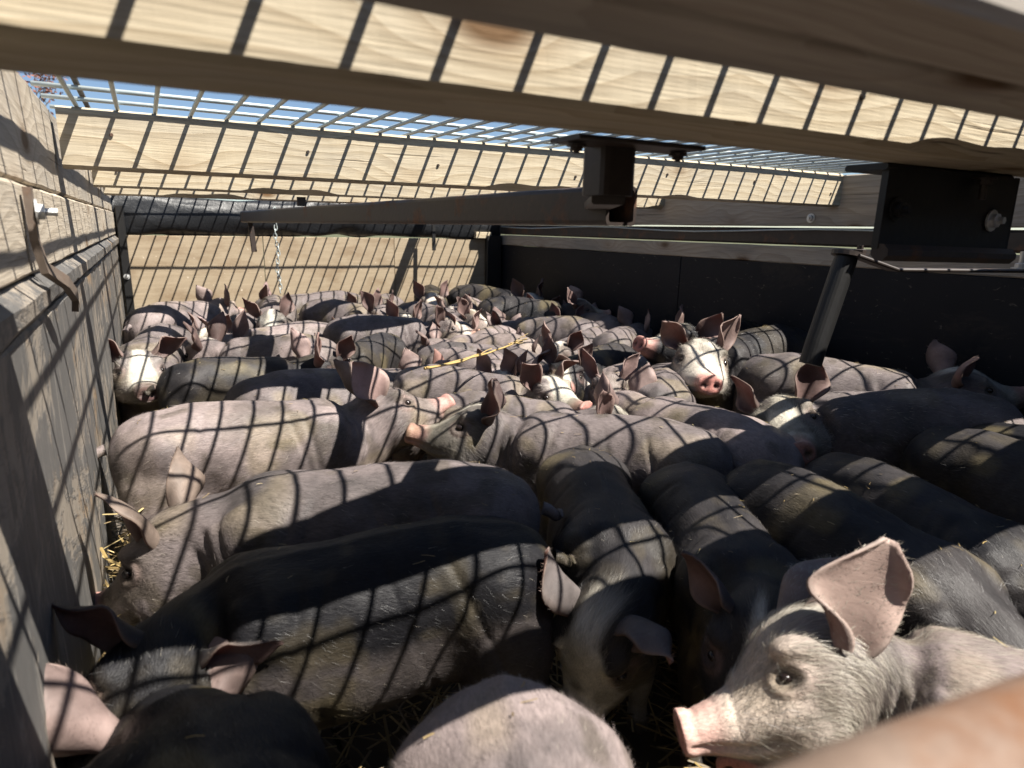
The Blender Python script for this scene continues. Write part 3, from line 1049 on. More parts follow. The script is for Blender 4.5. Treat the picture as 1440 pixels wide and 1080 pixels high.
# ---- posing: bend the straight pig along its spine
S0 = 0.24
Z0 = 0.275
def make_pose(bend=0, nyaw=0, npitch=20, roll=0, hpitch=0, arch=0):
    """angles in degrees; nyaw > 0 turns the head to the pig's left, npitch > 0 lowers it"""
    ds = 0.004
    S = np.arange(-0.08, 0.80, ds)
    R = math.radians
    def win(a, b):
        w = smooth(a, b, S)
        return np.gradient(w, ds)
    yr = R(bend) * win(0.10, 0.40) + R(nyaw) * win(0.385, 0.535)
    pr = R(npitch) * win(0.38, 0.50) + R(hpitch) * win(0.46, 0.54) + R(arch) * (win(0.05, 0.38))
    rr = R(roll) * win(0.40, 0.52)
    i0 = int(np.argmin(np.abs(S - S0)))
    def integ(r):
        c = np.cumsum(r) * ds
        return c - c[i0]
    yaw, pit, rol = integ(yr), integ(pr), integ(rr)
    F = np.stack([-np.sin(yaw) * np.cos(pit), np.cos(yaw) * np.cos(pit), -np.sin(pit)], 1)
    Rv = np.stack([np.cos(yaw), np.sin(yaw), 0 * yaw], 1)
    U = np.cross(Rv, F)
    c, s = np.cos(rol)[:, None], np.sin(rol)[:, None]
    Rv, U = Rv * c + U * s, U * c - Rv * s
    P = np.cumsum(F, 0) * ds
    P = P - P[i0] + np.array([0, 0, Z0])
    def f(V):
        y = V[:, 1]
        q = lambda M_: np.stack([np.interp(y, S, M_[:, k]) for k in range(3)], 1)
        dz = V[:, 2] - Z0
        leg = smooth(0.17, 0.10, V[:, 2])
        out = q(P) + V[:, :1] * q(Rv) + dz[:, None] * q(U)
        return out
    return f

LOD = {}
def lod(k):
    if k not in LOD:
        V, Nn, Q = remeshed(*{'ultra': (0.0034, 7), 'hero': (0.0046, 5), 'mid': (0.0066, 3), 'far': (0.0100, 1)}[k])
        V = sculpt(V, Nn)
        LOD[k] = (V, Nn, Q)
    return LOD[k]

def coat_colors(V, inner, tc, uc, nbody, spec, r):
    """base colour of every vertex from where it sits on the pig"""
    c0 = np.array(spec['coat']); c1 = np.array(spec.get('coat2', tuple(x * 0.55 for x in spec['coat'])))
    off = r.random(3) * 40
    A = np.abs(V[:, 0]); y = V[:, 1]; z = V[:, 2]
    n1 = vnoise(V + off, 9.0); n2 = vnoise(V + off, 28.0); n3 = vnoise(V + off + 7, 75.0)
    m = np.clip((0.6 * n1 + 0.4 * n2 - 0.45) * 4.0 * spec.get('mottle', 0.7) + 0.4 * (n3 - 0.5), 0, 1)
    c = c0 + (c1 - c0) * m[:, None]
    # belly and inside legs go pinker, knees dark with dirt
    pink = np.array((0.36, 0.24, 0.21))
    white = np.array((0.60, 0.56, 0.48))
    def lay(mask, col, a=1.0):
        nonlocal c
        mk = np.clip(mask, 0, 1)[:, None] * a
        c = c * (1 - mk) + np.array(col) * mk
    lay(smooth(0.17, 0.13, z) * smooth(0.40, 0.30, y), pink * 0.7, 0.5)
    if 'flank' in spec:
        lay(smooth(0.285, 0.255, z + 0.03 * (n1 - 0.5)) * smooth(0.44, 0.40, y), spec['flank'], 0.9)  # paler lower side stands in for the sunlit band on a dark coat
    if spec.get('socks', 0) > 0:
        lay(smooth(0.115, 0.085, z + 0.02 * (n2 - 0.5)), white * 0.8, spec['socks'])
    hd = smooth(0.48, 0.56, y)
    bw = spec.get('blaze', 0)
    if bw > 0:
        half = (0.010 + 0.55 * (y - 0.53).clip(0, 1) * 0.6) * bw + 0.012 * (n2 - 0.5)
        lay(smooth(0.008, -0.004, A - half) * smooth(0.478, 0.515, y + 0.02 * (n1 - .5)) * smooth(0.235, 0.255, z), white, spec.get('blaze_a', 0.95))
    if spec.get('face', 0) > 0:                            # pale face and cheeks
        lay(smooth(0.51, 0.57, y + 0.05 * (n1 - 0.5)), np.array(spec.get('facecol', (0.50, 0.40, 0.33))), spec['face'])
    sn = spec.get('snout', (0.50, 0.27, 0.23))
    lay(smooth(0.602, 0.632, y + 0.022 * (n2 - 0.5)), sn, spec.get('snout_a', 0.9))
    lay(smooth(0.6525, 0.6555, y), np.array(sn) * np.array((0.95, 0.72, 0.72)), 0.85)
    lay(smooth(0.003, 0.0, np.abs(y - 0.642) - 0.001) * (n3 > 0.45), np.array(sn) * 0.6, 0.35)
    B = np.stack([A, y, z], 1)
    # dark nostrils, lids
    dn = np.sqrt(((A - 0.0120) / 0.0062) ** 2 + ((z - 0.2335) / 0.0075) ** 2)
    lay(smooth(1.15, 0.6, dn) * smooth(0.638, 0.644, y), (0.03, 0.014, 0.012))
    de = np.sqrt((((B - EYE) / np.array([1, 1.25, 0.85])) ** 2).sum(1))
    lay(smooth(0.0165, 0.0100, de), np.array(spec.get('lid', (0.07, 0.05, 0.045))), 0.75)
    lay(np.exp(-((de - 0.019) / 0.004) ** 2), pink * 0.9, 0.35)
    # mud and manure smears
    mud = np.clip((0.7 * vnoise(V + off * 1.7, 13.0) + 0.3 * vnoise(V + off * 1.1, 50.0) - 0.56) * 8, 0, 1) * (0.35 + 0.65 * smooth(0.34, 0.20, z))
    lay(mud, (0.075, 0.06, 0.035), 0.65)
    mud2 = np.clip((vnoise(V + off * 0.7, 34.0) - 0.70) * 8, 0, 1)
    lay(mud2, (0.06, 0.05, 0.035), 0.5)
    yel = np.clip((vnoise(V + off * 2.3, 16.0) - 0.66) * 7, 0, 1)
    lay(yel, (0.30, 0.24, 0.12), 0.22)
    # hooves
    lay(smooth(0.026, 0.018, z), (0.09, 0.07, 0.055), 0.9)
    # ears
    e = np.zeros(len(V), bool); e[nbody:] = tc[nbody:] >= 0
    eo = np.array(spec.get('ear', tuple(0.5 * (c0 + pink))))
    ei = np.array(spec.get('ear_in', (0.44, 0.30, 0.275) if np.mean(c0) > 0.16 else (0.25, 0.165, 0.15)))
    mo = e & (inner < 0.5); mi = e & (inner > 0.5)
    c[mo] = eo * (0.45 + 0.9 * n2[mo, None]) * (0.7 + 0.6 * n3[mo, None])
    c[mi] = ei * (0.40 + 0.85 * n2[mi, None]) * (0.65 + 0.35 * smooth(0.0, 0.6, tc[mi]))[:, None]
    rim = smooth(0.75, 1.0, uc) * e
    lay(rim, eo * 0.6 + np.array((0.20, 0.15, 0.12)), 0.55)
    return np.clip(c, 0.004, 0.8)

def coat_mat():
    m, t, b = new_mat('pig_coat')
    at = N(t, 'ShaderNodeAttribute', attribute_name='coat')
    rs = N(t, 'ShaderNodeAttribute', attribute_name='rest')
    mp = N(t, 'ShaderNodeMapping')
    mp.inputs['Scale'].default_value = (560, 95, 380)
    t.links.new(rs.outputs['Vector'], mp.inputs[0])
    hair = noise(t, mp.outputs[0], 1.0, 3, 0.65, 0.4)
    mp2 = N(t, 'ShaderNodeMapping')
    mp2.inputs['Scale'].default_value = (90, 60, 90)
    t.links.new(rs.outputs['Vector'], mp2.inputs[0])
    skin = noise(t, mp2.outputs[0], 1.0, 4, 0.6)
    k = math_n(t, 'ADD', 0.10, math_n(t, 'ADD', math_n(t, 'MULTIPLY', hair, 1.15), math_n(t, 'MULTIPLY', skin, 0.65)))
    sc = N(t, 'ShaderNodeVectorMath', operation='SCALE')
    t.links.new(at.outputs['Color'], sc.inputs[0])
    t.links.new(k, sc.inputs['Scale'])
    t.links.new(sc.outputs[0], b.inputs['Base Color'])
    b.inputs['Roughness'].default_value = 0.52
    b.inputs['Specular IOR Level'].default_value = 0.2
    b.inputs['Sheen Weight'].default_value = 0.0
    b.inputs['Sheen Roughness'].default_value = 0.4
    bump(t, b, math_n(t, 'ADD', math_n(t, 'MULTIPLY', hair, 1.0), math_n(t, 'MULTIPLY', skin, 0.6)), 0.55, 0.0014)
    return m
M['coat'] = coat_mat()

def ear_mat():
    m, t, b = new_mat('pig_ear')
    at = N(t, 'ShaderNodeAttribute', attribute_name='coat')
    rs = N(t, 'ShaderNodeAttribute', attribute_name='rest')
    vein = noise(t, rs.outputs['Vector'], 60, 4, 0.65, 1.2)
    k = math_n(t, 'ADD', 0.62, math_n(t, 'MULTIPLY', vein, 0.75))
    sc = N(t, 'ShaderNodeVectorMath', operation='SCALE')
    t.links.new(at.outputs['Color'], sc.inputs[0])
    t.links.new(k, sc.inputs['Scale'])
    t.links.new(sc.outputs[0], b.inputs['Base Color'])
    b.inputs['Roughness'].default_value = 0.55
    b.inputs['Specular IOR Level'].default_value = 0.3
    bump(t, b, vein, 0.4, 0.0015)
    tr = N(t, 'ShaderNodeBsdfTranslucent')
    tr.inputs['Color'].default_value = (0.30, 0.085, 0.06, 1)
    ms = N(t, 'ShaderNodeMixShader')
    ms.inputs[0].default_value = 0.26
    t.links.new(b.outputs[0], ms.inputs[1])
    t.links.new(tr.outputs[0], ms.inputs[2])
    t.links.new(ms.outputs[0], t.nodes['Material Output'].inputs['Surface'])
    return m
M['ear'] = ear_mat()

def hair_mat():
    m, t, b = new_mat('pig_bristle')
    at = N(t, 'ShaderNodeAttribute', attribute_name='coat')
    t.links.new(at.outputs['Color'], b.inputs['Base Color'])
    b.inputs['Roughness'].default_value = 0.42
    b.inputs['Specular IOR Level'].default_value = 0.45
    return m
M['hair'] = hair_mat()
def eye_mat():
    m, t, b = new_mat('pig_eye')
    b.inputs['Base Color'].default_value = (0.016, 0.011, 0.010, 1)
    b.inputs['Roughness'].default_value = 0.12
    return m
M['eye'] = eye_mat()

def eye_mesh():
    V, F = [], []
    nu, nv = 14, 9
    for i in range(nv + 1):
        a = math.pi * i / nv
        for j in range(nu):
            b = 2 * math.pi * j / nu
            V.append((math.sin(a) * math.cos(b), math.sin(a) * math.sin(b) * 1.15, math.cos(a) * 0.85))
    for i in range(nv):
        for j in range(nu):
            j2 = (j + 1) % nu
            F.append((i * nu + j, (i + 1) * nu + j, (i + 1) * nu + j2, i * nu + j2))
    me = bpy.data.meshes.new('eye')
    me.from_pydata(V, [], F)
    me.polygons.foreach_set('use_smooth', [True] * len(F))
    me.materials.append(M['eye'])
    return me
EYE_ME = eye_mesh()

def set_attr(me, name, data):
    a = me.attributes.new(name, 'FLOAT_COLOR' if data.shape[1] == 4 else 'FLOAT_VECTOR', 'POINT')
    a.data.foreach_set('color' if data.shape[1] == 4 else 'vector', np.ascontiguousarray(data, dtype=np.float32).ravel())

def rgba(c):
    return np.concatenate([c, np.ones((len(c), 1))], 1)

def hair_mesh(V, Q, C, tc, nbody, n, spec, r, wid):
    tri = V[Q]
    ar = np.linalg.norm(np.cross(tri[:, 2] - tri[:, 0], tri[:, 3] - tri[:, 1]), axis=1) / 2
    cen = tri.mean(1)
    nrm = np.cross(tri[:, 2] - tri[:, 0], tri[:, 3] - tri[:, 1])
    nrm /= np.linalg.norm(nrm, axis=1, keepdims=True) + 1e-12
    ear = Q[:, 0] >= nbody
    w = ar * np.where(cen[:, 2] < 0.10, 0.25, 1.0) * np.where(cen[:, 1] > 0.615, 0.35, 1.0)
    w *= np.where((cen[:, 1] > 0.48) & ~ear, 2.2, 1.0)
    w *= np.where(ear, 1.3, 1.0)
    fi = r.choice(len(Q), n, p=w / w.sum())
    b = r.random((n, 2))
    t4 = tri[fi]
    P = (t4[:, 0] * ((1 - b[:, :1]) * (1 - b[:, 1:])) + t4[:, 1] * (b[:, :1] * (1 - b[:, 1:])) + t4[:, 2] * (b[:, :1] * b[:, 1:]) + t4[:, 3] * ((1 - b[:, :1]) * b[:, 1:]))
    nn = nrm[fi]
    ey = ear[fi]
    head = (P[:, 1] > 0.48) & ~ey
    flow = np.tile(np.array([0, -1.0, -0.12]), (n, 1))
    flow[:, 2] -= 0.5 * np.clip(np.abs(P[:, 0]) / 0.09, 0, 1) * (~head)
    flow[ey] = np.array([0, -0.35, 1.0])
    flow += r.normal(0, 0.22, (n, 3))
    cl = (vnoise(P, 34.0) - 0.5)[:, None]
    flow[:, :1] += cl * 1.2
    fl = flow - nn * (flow * nn).sum(1, keepdims=True)
    fl /= np.linalg.norm(fl, axis=1, keepdims=True) + 1e-9
    L = np.where(head, 0.013, 0.0135) * (0.6 + 0.8 * r.random(n))
    L = np.where(ey, 0.0055 * (0.5 + r.random(n)), L)
    fore = head & (P[:, 2] > 0.29) & (P[:, 1] < 0.57)
    L = np.where(fore, L * 1.12, L)
    cheek = head & (P[:, 2] < 0.25) & (P[:, 1] < 0.57)
    L = np.where(cheek, L * 1.6, L)
    L = np.where(P[:, 1] > 0.60, L * 0.45, L) * spec.get('hairlen', 1.0)
    lift = np.where(head, 0.34, 0.17) + 0.16 * r.random(n)
    lift = np.where(ey, 0.35, lift)
    d1 = fl * np.cos(lift)[:, None] + nn * np.sin(lift)[:, None]
    d2 = fl * np.cos(lift * 0.3)[:, None] + nn * np.sin(lift * 0.3)[:, None]
    sd = np.cross(d1, nn) + 0.4 * r.normal(0, 1, (n, 3))
    sd /= np.linalg.norm(sd, axis=1, keepdims=True) + 1e-9
    P0 = P - nn * 0.0008
    Pm = P0 + d1 * (L * 0.5)[:, None]
    Pt = Pm + d2 * (L * 0.5)[:, None]
    hw = wid * (0.7 + 0.6 * r.random(n))[:, None] / 2
    bent = spec['lod'] == 'ultra'
    if bent:
        HV = np.stack([P0 - sd * hw, P0 + sd * hw, Pm + sd * hw * 0.8, Pm - sd * hw * 0.8, Pt], 1).reshape(-1, 3)
        base = np.arange(n)[:, None] * 5
        HQ = base + np.array([[0, 1, 2, 3]])
        HT = base + np.array([[3, 2, 4]])
    else:
        HV = np.stack([P0 - sd * hw * 1.1, P0 + sd * hw * 1.1, Pt], 1).reshape(-1, 3)
        HQ = np.zeros((0, 4), int)
        HT = np.arange(n)[:, None] * 3 + np.array([[0, 1, 2]])
    hc = C[Q[fi, 0]]
    k = np.array(spec.get('hairmul', 0.9)) * (0.55 + 1.0 * r.random((n, 1)))
    dk = float(np.mean(spec['coat'])) < 0.07
    lite = (r.random((n, 1)) < spec.get('whitehair', 0.008 if dk else 0.03))
    hc = np.where(ey[:, None], hc * 0.5 + np.array([[0.16, 0.13, 0.11]]), hc)
    hc = np.where(lite, np.array([[0.45, 0.41, 0.34]]), hc * k)
    hc = np.clip(hc, 0.005, 0.75)
    return HV, HQ, HT, np.repeat(hc, 5 if bent else 3, 0)

PIG_TOPS = []
def make_pig(spec):
    r = np.random.default_rng(spec['seed'])
    V0, N0, Q0 = lod(spec['lod'])
    nb = len(V0)
    Vs, Qs, inn, tcs, ucs, mid = [V0], [Q0], [np.zeros(nb)], [np.full(nb, -1.0)], [np.zeros(nb)], [np.zeros(len(Q0), int)]
    o = nb
    er = {'ultra': (18, 15), 'hero': (16, 13), 'mid': (12, 11), 'far': (9, 9)}[spec['lod']]
    for sd, key in ((-1, 'earL'), (1, 'earR')):
        # pig's left is -x when it looks along +y
        az, el, flop, tw = spec.get(key, (20, 60, 20, 0))
        v, qd, i_, t_, u_ = ear_geo(sd, math.radians(az), math.radians(el), math.radians(flop), math.radians(tw) * sd,
                                    L=0.100 * spec.get('earlen', 1.0) * r.uniform(0.92, 1.08), nt=er[0], nu=er[1], Wd=0.031 * spec.get('earwid', 1.0), fold=r.uniform(-0.35, 0.35), wv=r.uniform(0, 6))
        Vs.append(v); Qs.append(qd + o); inn.append(i_); tcs.append(t_); ucs.append(u_); mid.append(np.ones(len(qd), int))
        o += len(v)
    v, qd = tail_geo(spec.get('tail', 'curl'), 1 if r.random() > 0.5 else -1)
    Vs.append(v); Qs.append(qd + o); inn.append(np.zeros(len(v))); tcs.append(np.full(len(v), -1.0)); ucs.append(np.zeros(len(v))); mid.append(np.zeros(len(qd), int))
    V = np.concatenate(Vs); Q = np.concatenate(Qs); inn = np.concatenate(inn); tcs = np.concatenate(tcs); ucs = np.concatenate(ucs)
    C = coat_colors(V, inn, tcs, ucs, nb, spec, r)
    f = make_pose(**spec.get('pose', {}))
    wd = spec.get('girth', 1.0)
    Vg = V.copy()
    trunk = smooth(0.50, 0.40, V[:, 1])
    Vg[:, 0] *= 1 + (wd - 1) * trunk
    P = f(Vg)
    root = empty('pig', (spec['x'], spec['y'], spec.get('z', 0.0)))
    root.rotation_euler = (0, 0, math.radians(spec['phi'] - 90))
    s = spec['s']
    root.scale = (s * spec.get('sx', 1), s * spec.get('sy', 1), s)
    tag(root, spec['label'], 'pig', 'young pigs crowded in the trailer')
    me = np_mesh('body', P, [Q], [M['coat'], M['ear']], True, np.concatenate(mid))
    set_attr(me, 'coat', rgba(C)); set_attr(me, 'rest', V + spec['seed'] * 0.37)
    link(bpy.data.objects.new('body', me), root)
    for sd in (-1, 1):
        p = f(np.array([[sd * (EYE[0] - 0.0050), EYE[1], EYE[2]]]))[0]
        e = bpy.data.objects.new('eye', EYE_ME)
        link(e, root)
        e.location = tuple(p)
        k = 0.0072 * spec.get('eye', 1.0)
        e.scale = (k, k, k)
    n = spec.get('hairs', 0)
    if n:
        HV, HQ, HT, HC = hair_mesh(Vg, Q, C, tcs, nb, n, spec, r, spec.get('hairw', 0.0005))
        hm = np_mesh('hair', f(HV), [HQ, HT], [M['hair']], False)
        set_attr(hm, 'coat', rgba(HC))
        link(bpy.data.objects.new('hair', hm), root)
    # points on the back for straw bits
    cz, sz = math.cos(math.radians(spec['phi'] - 90)), math.sin(math.radians(spec['phi'] - 90))
    up = np.where((V[:nb, 2] > 0.33) & (V[:nb, 1] < 0.46))[0]
    for i in r.choice(up, 14):
        p = P[i] * s * np.array((spec.get('sx', 1), spec.get('sy', 1), 1))
        PIG_TOPS.append((spec['x'] + cz * p[0] - sz * p[1], spec['y'] + sz * p[0] + cz * p[1], spec.get('z', 0) + p[2]))
    return root

PIGS = [  # shade painted into coats: grey foreground pigs under the beams made near black
    dict(label='black pig at the bottom left corner, seen from behind, pale pink ears spread', x=0.137, y=0.31, phi=93.489, s=0.926, seed=1, lod='hero', hairs=48000, hairw=0.0003, coat=(0.011,0.0107,0.0125),coat2=(0.006,0.006,0.0078), blaze=0, face=0, socks=0, pose=dict(bend=0,nyaw=26,npitch=33,hpitch=19,roll=-17), z=0, earL=(-5,52,8,0), earR=(0,64,8,0), ear=(0.30,0.22,0.20), ear_in=(0.42,0.29,0.26)),
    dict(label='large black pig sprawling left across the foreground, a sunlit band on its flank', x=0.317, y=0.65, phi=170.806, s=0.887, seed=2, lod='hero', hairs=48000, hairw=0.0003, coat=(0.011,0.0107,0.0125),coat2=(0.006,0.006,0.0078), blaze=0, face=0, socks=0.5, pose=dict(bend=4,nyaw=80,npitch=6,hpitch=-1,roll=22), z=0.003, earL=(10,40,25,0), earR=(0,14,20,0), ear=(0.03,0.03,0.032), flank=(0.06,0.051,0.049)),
    dict(label='dark grey pig behind the large black one, nose to the left wall, ears raised', x=0.358, y=0.797, phi=156.628, s=0.946, seed=3, lod='hero', hairs=48000, hairw=0.0003, coat=(0.155,0.130,0.127),coat2=(0.066,0.058,0.057), blaze=0, face=0.35, socks=0.3, pose=dict(bend=2,nyaw=-5,npitch=22,hpitch=-2,roll=-4), z=0.004, earL=(-8,68,48,0), earR=(-15,60,25,0), ear=(0.22,0.17,0.14), earlen=1.15),
    dict(label='pale pinkish grey pig with rump against left wall, head raised to the right', x=0.269, y=1.216, phi=-2.546, s=0.937, seed=4, lod='hero', hairs=48000, hairw=0.0003, coat=(0.235,0.192,0.184),coat2=(0.115,0.098,0.096),mottle=0.9, blaze=0, face=0.2, socks=0.3, pose=dict(bend=0,nyaw=7,npitch=-36,hpitch=18,roll=15), z=0.005, earL=(-5,65,15,0), earR=(-18,74,10,-15), ear=(0.22,0.18,0.165), earlen=1.15, earwid=1.15),
    dict(label="grey faced pig looking left, nose against the pale pig's chin", x=0.827, y=0.907, phi=130.315, s=0.917, seed=5, lod='hero', hairs=48000, hairw=0.0003, coat=(0.155,0.130,0.127),coat2=(0.066,0.058,0.057), blaze=0.5, face=0.3, socks=0, pose=dict(bend=4,nyaw=15,npitch=-27,hpitch=13,roll=-10), z=0, earL=(10,62,18,0), earR=(10,60,20,0), facecol=(0.22,0.21,0.16), ear=(0.12,0.085,0.08)),
    dict(label='pig with broad white face behind the grey faced pig, looking right', x=0.758, y=1.356, phi=-42.991, s=0.923, seed=6, lod='mid', hairs=15000, hairw=0.00048, coat=(0.155,0.130,0.127),coat2=(0.066,0.058,0.057), blaze=1.6, face=0.5, socks=0, pose=dict(bend=0,nyaw=-36,npitch=-36,hpitch=19,roll=1), z=0, sx=0.92, sy=0.86, earL=(20,45,60,0), earR=(15,50,40,0), facecol=(0.45,0.42,0.36)),
    dict(label='black pig in the centre facing the camera, head down with white blaze', x=0.673, y=0.716, phi=-115.089, s=0.855, seed=7, lod='hero', hairs=48000, hairw=0.0003, coat=(0.036,0.0325,0.033),coat2=(0.010,0.0098,0.0115), blaze=2.0, face=0, socks=0.5, pose=dict(bend=0,nyaw=-49,npitch=10,hpitch=47,roll=10), z=0, earL=(0,30,35,0), earR=(0,58,0,0), ear=(0.15,0.13,0.125), ear_in=(0.26,0.14,0.11), blaze_a=1.0, snout=(0.46,0.37,0.34), earlen=0.95),
    dict(label='pale grey rump of a pig at the bottom centre edge, its spine towards us', x=0.269, y=0.194, phi=-109.846, s=0.942, seed=8, lod='hero', hairs=48000, hairw=0.0003, coat=(0.235,0.192,0.184),coat2=(0.115,0.098,0.096),mottle=0.9, blaze=0, face=0, socks=0, pose=dict(bend=0,nyaw=1,npitch=20,hpitch=1,roll=0), z=0.001),
    dict(label='white faced pig at lower right looking left, wet pink snout, one ear up', x=0.76, y=0.141, phi=120.271, s=0.877, seed=9, lod='ultra', hairs=60000, hairw=0.00026, coat=(0.235,0.192,0.184),coat2=(0.115,0.098,0.096),mottle=0.9, blaze=1.5, face=0.95, socks=0, pose=dict(bend=0,nyaw=32,npitch=-32,hpitch=44,roll=-26), z=0.01, earL=(-10,80,8,-70), earR=(-30,48,20,0), facecol=(0.74,0.62,0.52), eye=0.8, hairmul=1.25, ear_in=(0.60,0.44,0.38), ear=(0.42,0.34,0.31), snout=(0.68,0.43,0.37), earlen=1.08, earwid=0.8, hairlen=1.1, whitehair=0.8),
    dict(label='dark pig right of the central black pig, head down behind the white face', x=0.771, y=0.585, phi=-118.506, s=0.852, seed=10, lod='hero', hairs=48000, hairw=0.0003, coat=(0.036,0.0325,0.033),coat2=(0.010,0.0098,0.0115), blaze=0.3, face=0, socks=0, pose=dict(bend=0,nyaw=-26,npitch=-19,hpitch=32,roll=-3), z=0, earL=(0,55,10,0), earR=(0,50,20,0), ear=(0.10,0.09,0.09)),
    dict(label="dark pig with a sunlit patch on its back, above the white faced pig's ear", x=0.886, y=0.474, phi=-100.275, s=0.907, seed=11, lod='hero', hairs=48000, hairw=0.0003, coat=(0.036,0.0325,0.033),coat2=(0.010,0.0098,0.0115), blaze=0, face=0, socks=0, pose=dict(bend=0,nyaw=0,npitch=39,hpitch=0,roll=0), z=0, earL=(0,30,40,0), earR=(0,30,40,0)),
    dict(label='dark bristly pig at right, second of the shaded row heading out of frame', x=1.059, y=0.479, phi=-101.677, s=0.869, seed=12, lod='mid', hairs=15000, hairw=0.00048, coat=(0.036,0.0325,0.033),coat2=(0.010,0.0098,0.0115), blaze=0, face=0, socks=0, pose=dict(bend=0,nyaw=1,npitch=36,hpitch=-2,roll=-0), z=0, earL=(0,30,40,0), earR=(0,30,40,0)),
    dict(label='dark pig at the right frame edge with a bright patch on its rump', x=1.328, y=0.443, phi=-96, s=0.92, seed=13, lod='mid', hairs=15000, hairw=0.00048, coat=(0.036,0.0325,0.033),coat2=(0.010,0.0098,0.0115), blaze=0, face=0, socks=0, pose=dict(bend=0,nyaw=0,npitch=30)),
    dict(label='black pig showing only a dark sliver of back at the right frame edge', x=1.462, y=0.408, phi=-82, s=0.93, seed=14, lod='mid', hairs=15000, hairw=0.00048, coat=(0.011,0.0107,0.0125),coat2=(0.006,0.006,0.0078), blaze=0, face=0, socks=0, pose=dict(bend=0,nyaw=0,npitch=30)),
    dict(label='grey pig at right turning its yellowish white blazed face to the camera, red ears', x=1.395, y=0.728, phi=147.735, s=0.991, seed=15, lod='mid', hairs=15000, hairw=0.00048, coat=(0.155,0.130,0.127),coat2=(0.066,0.058,0.057), blaze=1.1, face=0.2, socks=0, pose=dict(bend=4,nyaw=74,npitch=-29,hpitch=18,roll=-22), z=0.002, earL=(15,55,20,0), earR=(5,68,8,0), ear=(0.10,0.075,0.07), whitehair=0.25, facecol=(0.42,0.38,0.26)),
    dict(label='pig at the far right wall with raised pale snout pointing right', x=1.566, y=0.984, phi=-57.57, s=0.985, seed=16, lod='mid', hairs=15000, hairw=0.00048, coat=(0.155,0.130,0.127),coat2=(0.066,0.058,0.057), blaze=1.3, face=0.5, socks=0, pose=dict(bend=0,nyaw=19,npitch=-42,hpitch=25,roll=-1), z=0.004, earL=(10,50,30,0), earR=(10,50,40,0), facecol=(0.40,0.36,0.32)),
    dict(label='white faced pig with one tall pale ear before the dark right wall', x=1.567, y=1.245, phi=184.837, s=1.049, seed=17, lod='mid', hairs=15000, hairw=0.00048, coat=(0.036,0.0325,0.033),coat2=(0.010,0.0098,0.0115), blaze=2.0, face=0.8, socks=0, pose=dict(bend=0,nyaw=52,npitch=-33,hpitch=24,roll=4), z=0.017, earL=(0,66,5,0), earR=(15,45,40,0), facecol=(0.55,0.49,0.42), ear_in=(0.40,0.28,0.25)),
    dict(label="grey pig's rounded rump below the white faced pig by the right wall", x=1.236, y=1.211, phi=42, s=0.9, seed=18, lod='mid', hairs=15000, hairw=0.00048, coat=(0.155,0.130,0.127),coat2=(0.066,0.058,0.057), blaze=0, face=0, socks=0, pose=dict(bend=0,nyaw=0,npitch=25)),
    dict(label='black headed pig in profile facing left before the dark right wall', x=1.61, y=1.399, phi=201.442, s=1.046, seed=19, lod='mid', hairs=15000, hairw=0.00048, coat=(0.011,0.0107,0.0125),coat2=(0.006,0.006,0.0078), blaze=0.2, face=0, socks=0, pose=dict(bend=0,nyaw=-26,npitch=-44,hpitch=24,roll=2), z=0.019, sx=0.92, sy=0.86, earL=(0,55,20,0), earR=(0,62,10,0)),
    dict(label='pale pink pig in mid right seen from behind, dark tail, heading away', x=1.046, y=0.886, phi=87.937, s=0.908, seed=20, lod='mid', hairs=15000, hairw=0.00048, coat=(0.235,0.192,0.184),coat2=(0.115,0.098,0.096),mottle=0.9, blaze=0, face=0, socks=0, pose=dict(bend=0,nyaw=11,npitch=-10,hpitch=20,roll=-0), z=0, earL=(10,55,20,0), earR=(10,60,15,0), tail='hang'),
    dict(label='grey green faced pig behind the central black rump, looking right', x=0.767, y=1.154, phi=-38.549, s=0.876, seed=21, lod='mid', hairs=15000, hairw=0.00048, coat=(0.155,0.130,0.127),coat2=(0.066,0.058,0.057), blaze=0.9, face=0.4, socks=0, pose=dict(bend=0,nyaw=5,npitch=-26,hpitch=17,roll=-0), z=0, sx=0.92, sy=0.86, earL=(10,60,25,0), earR=(10,60,25,0), facecol=(0.27,0.25,0.2)),
    dict(label='pale pig with wide spread pink ears in the crowd at centre right', x=1.327, y=1.429, phi=-159.124, s=0.842, seed=22, lod='mid', hairs=15000, hairw=0.00048, coat=(0.235,0.192,0.184),coat2=(0.115,0.098,0.096),mottle=0.9, blaze=0, face=0.2, socks=0, pose=dict(bend=0,nyaw=31,npitch=-20,hpitch=8,roll=0), z=0, sx=0.92, sy=0.86, earL=(5,55,10,0), earR=(5,55,10,0), earlen=1.15, ear=(0.36,0.26,0.25)),
    dict(label='grey pig in the middle of the crowd in profile right, pink snout, dark ears', x=0.826, y=2.2, phi=-9.601, s=0.971, seed=23, lod='mid', hairs=15000, hairw=0.00048, coat=(0.155,0.130,0.127),coat2=(0.066,0.058,0.057), blaze=1.2, face=0.4, socks=0, pose=dict(bend=0,nyaw=-20,npitch=-27,hpitch=13,roll=2), z=0, sx=0.92, sy=0.86, earL=(10,55,25,0), earR=(10,55,25,0), ear=(0.07,0.05,0.05), facecol=(0.4,0.34,0.28)),
    dict(label='dark pig standing tallest by the far right corner, face half white', x=1.582, y=2.882, phi=-63.155, s=1.019, seed=24, lod='far', hairs=5000, hairw=0.0006, coat=(0.036,0.0325,0.033),coat2=(0.010,0.0098,0.0115), blaze=1.5, face=0.4, socks=0, pose=dict(bend=0,nyaw=-39,npitch=-25,hpitch=25,roll=-1), z=0.007, earL=(0,70,5,0), earR=(0,70,5,0), facecol=(0.5,0.42,0.36)),
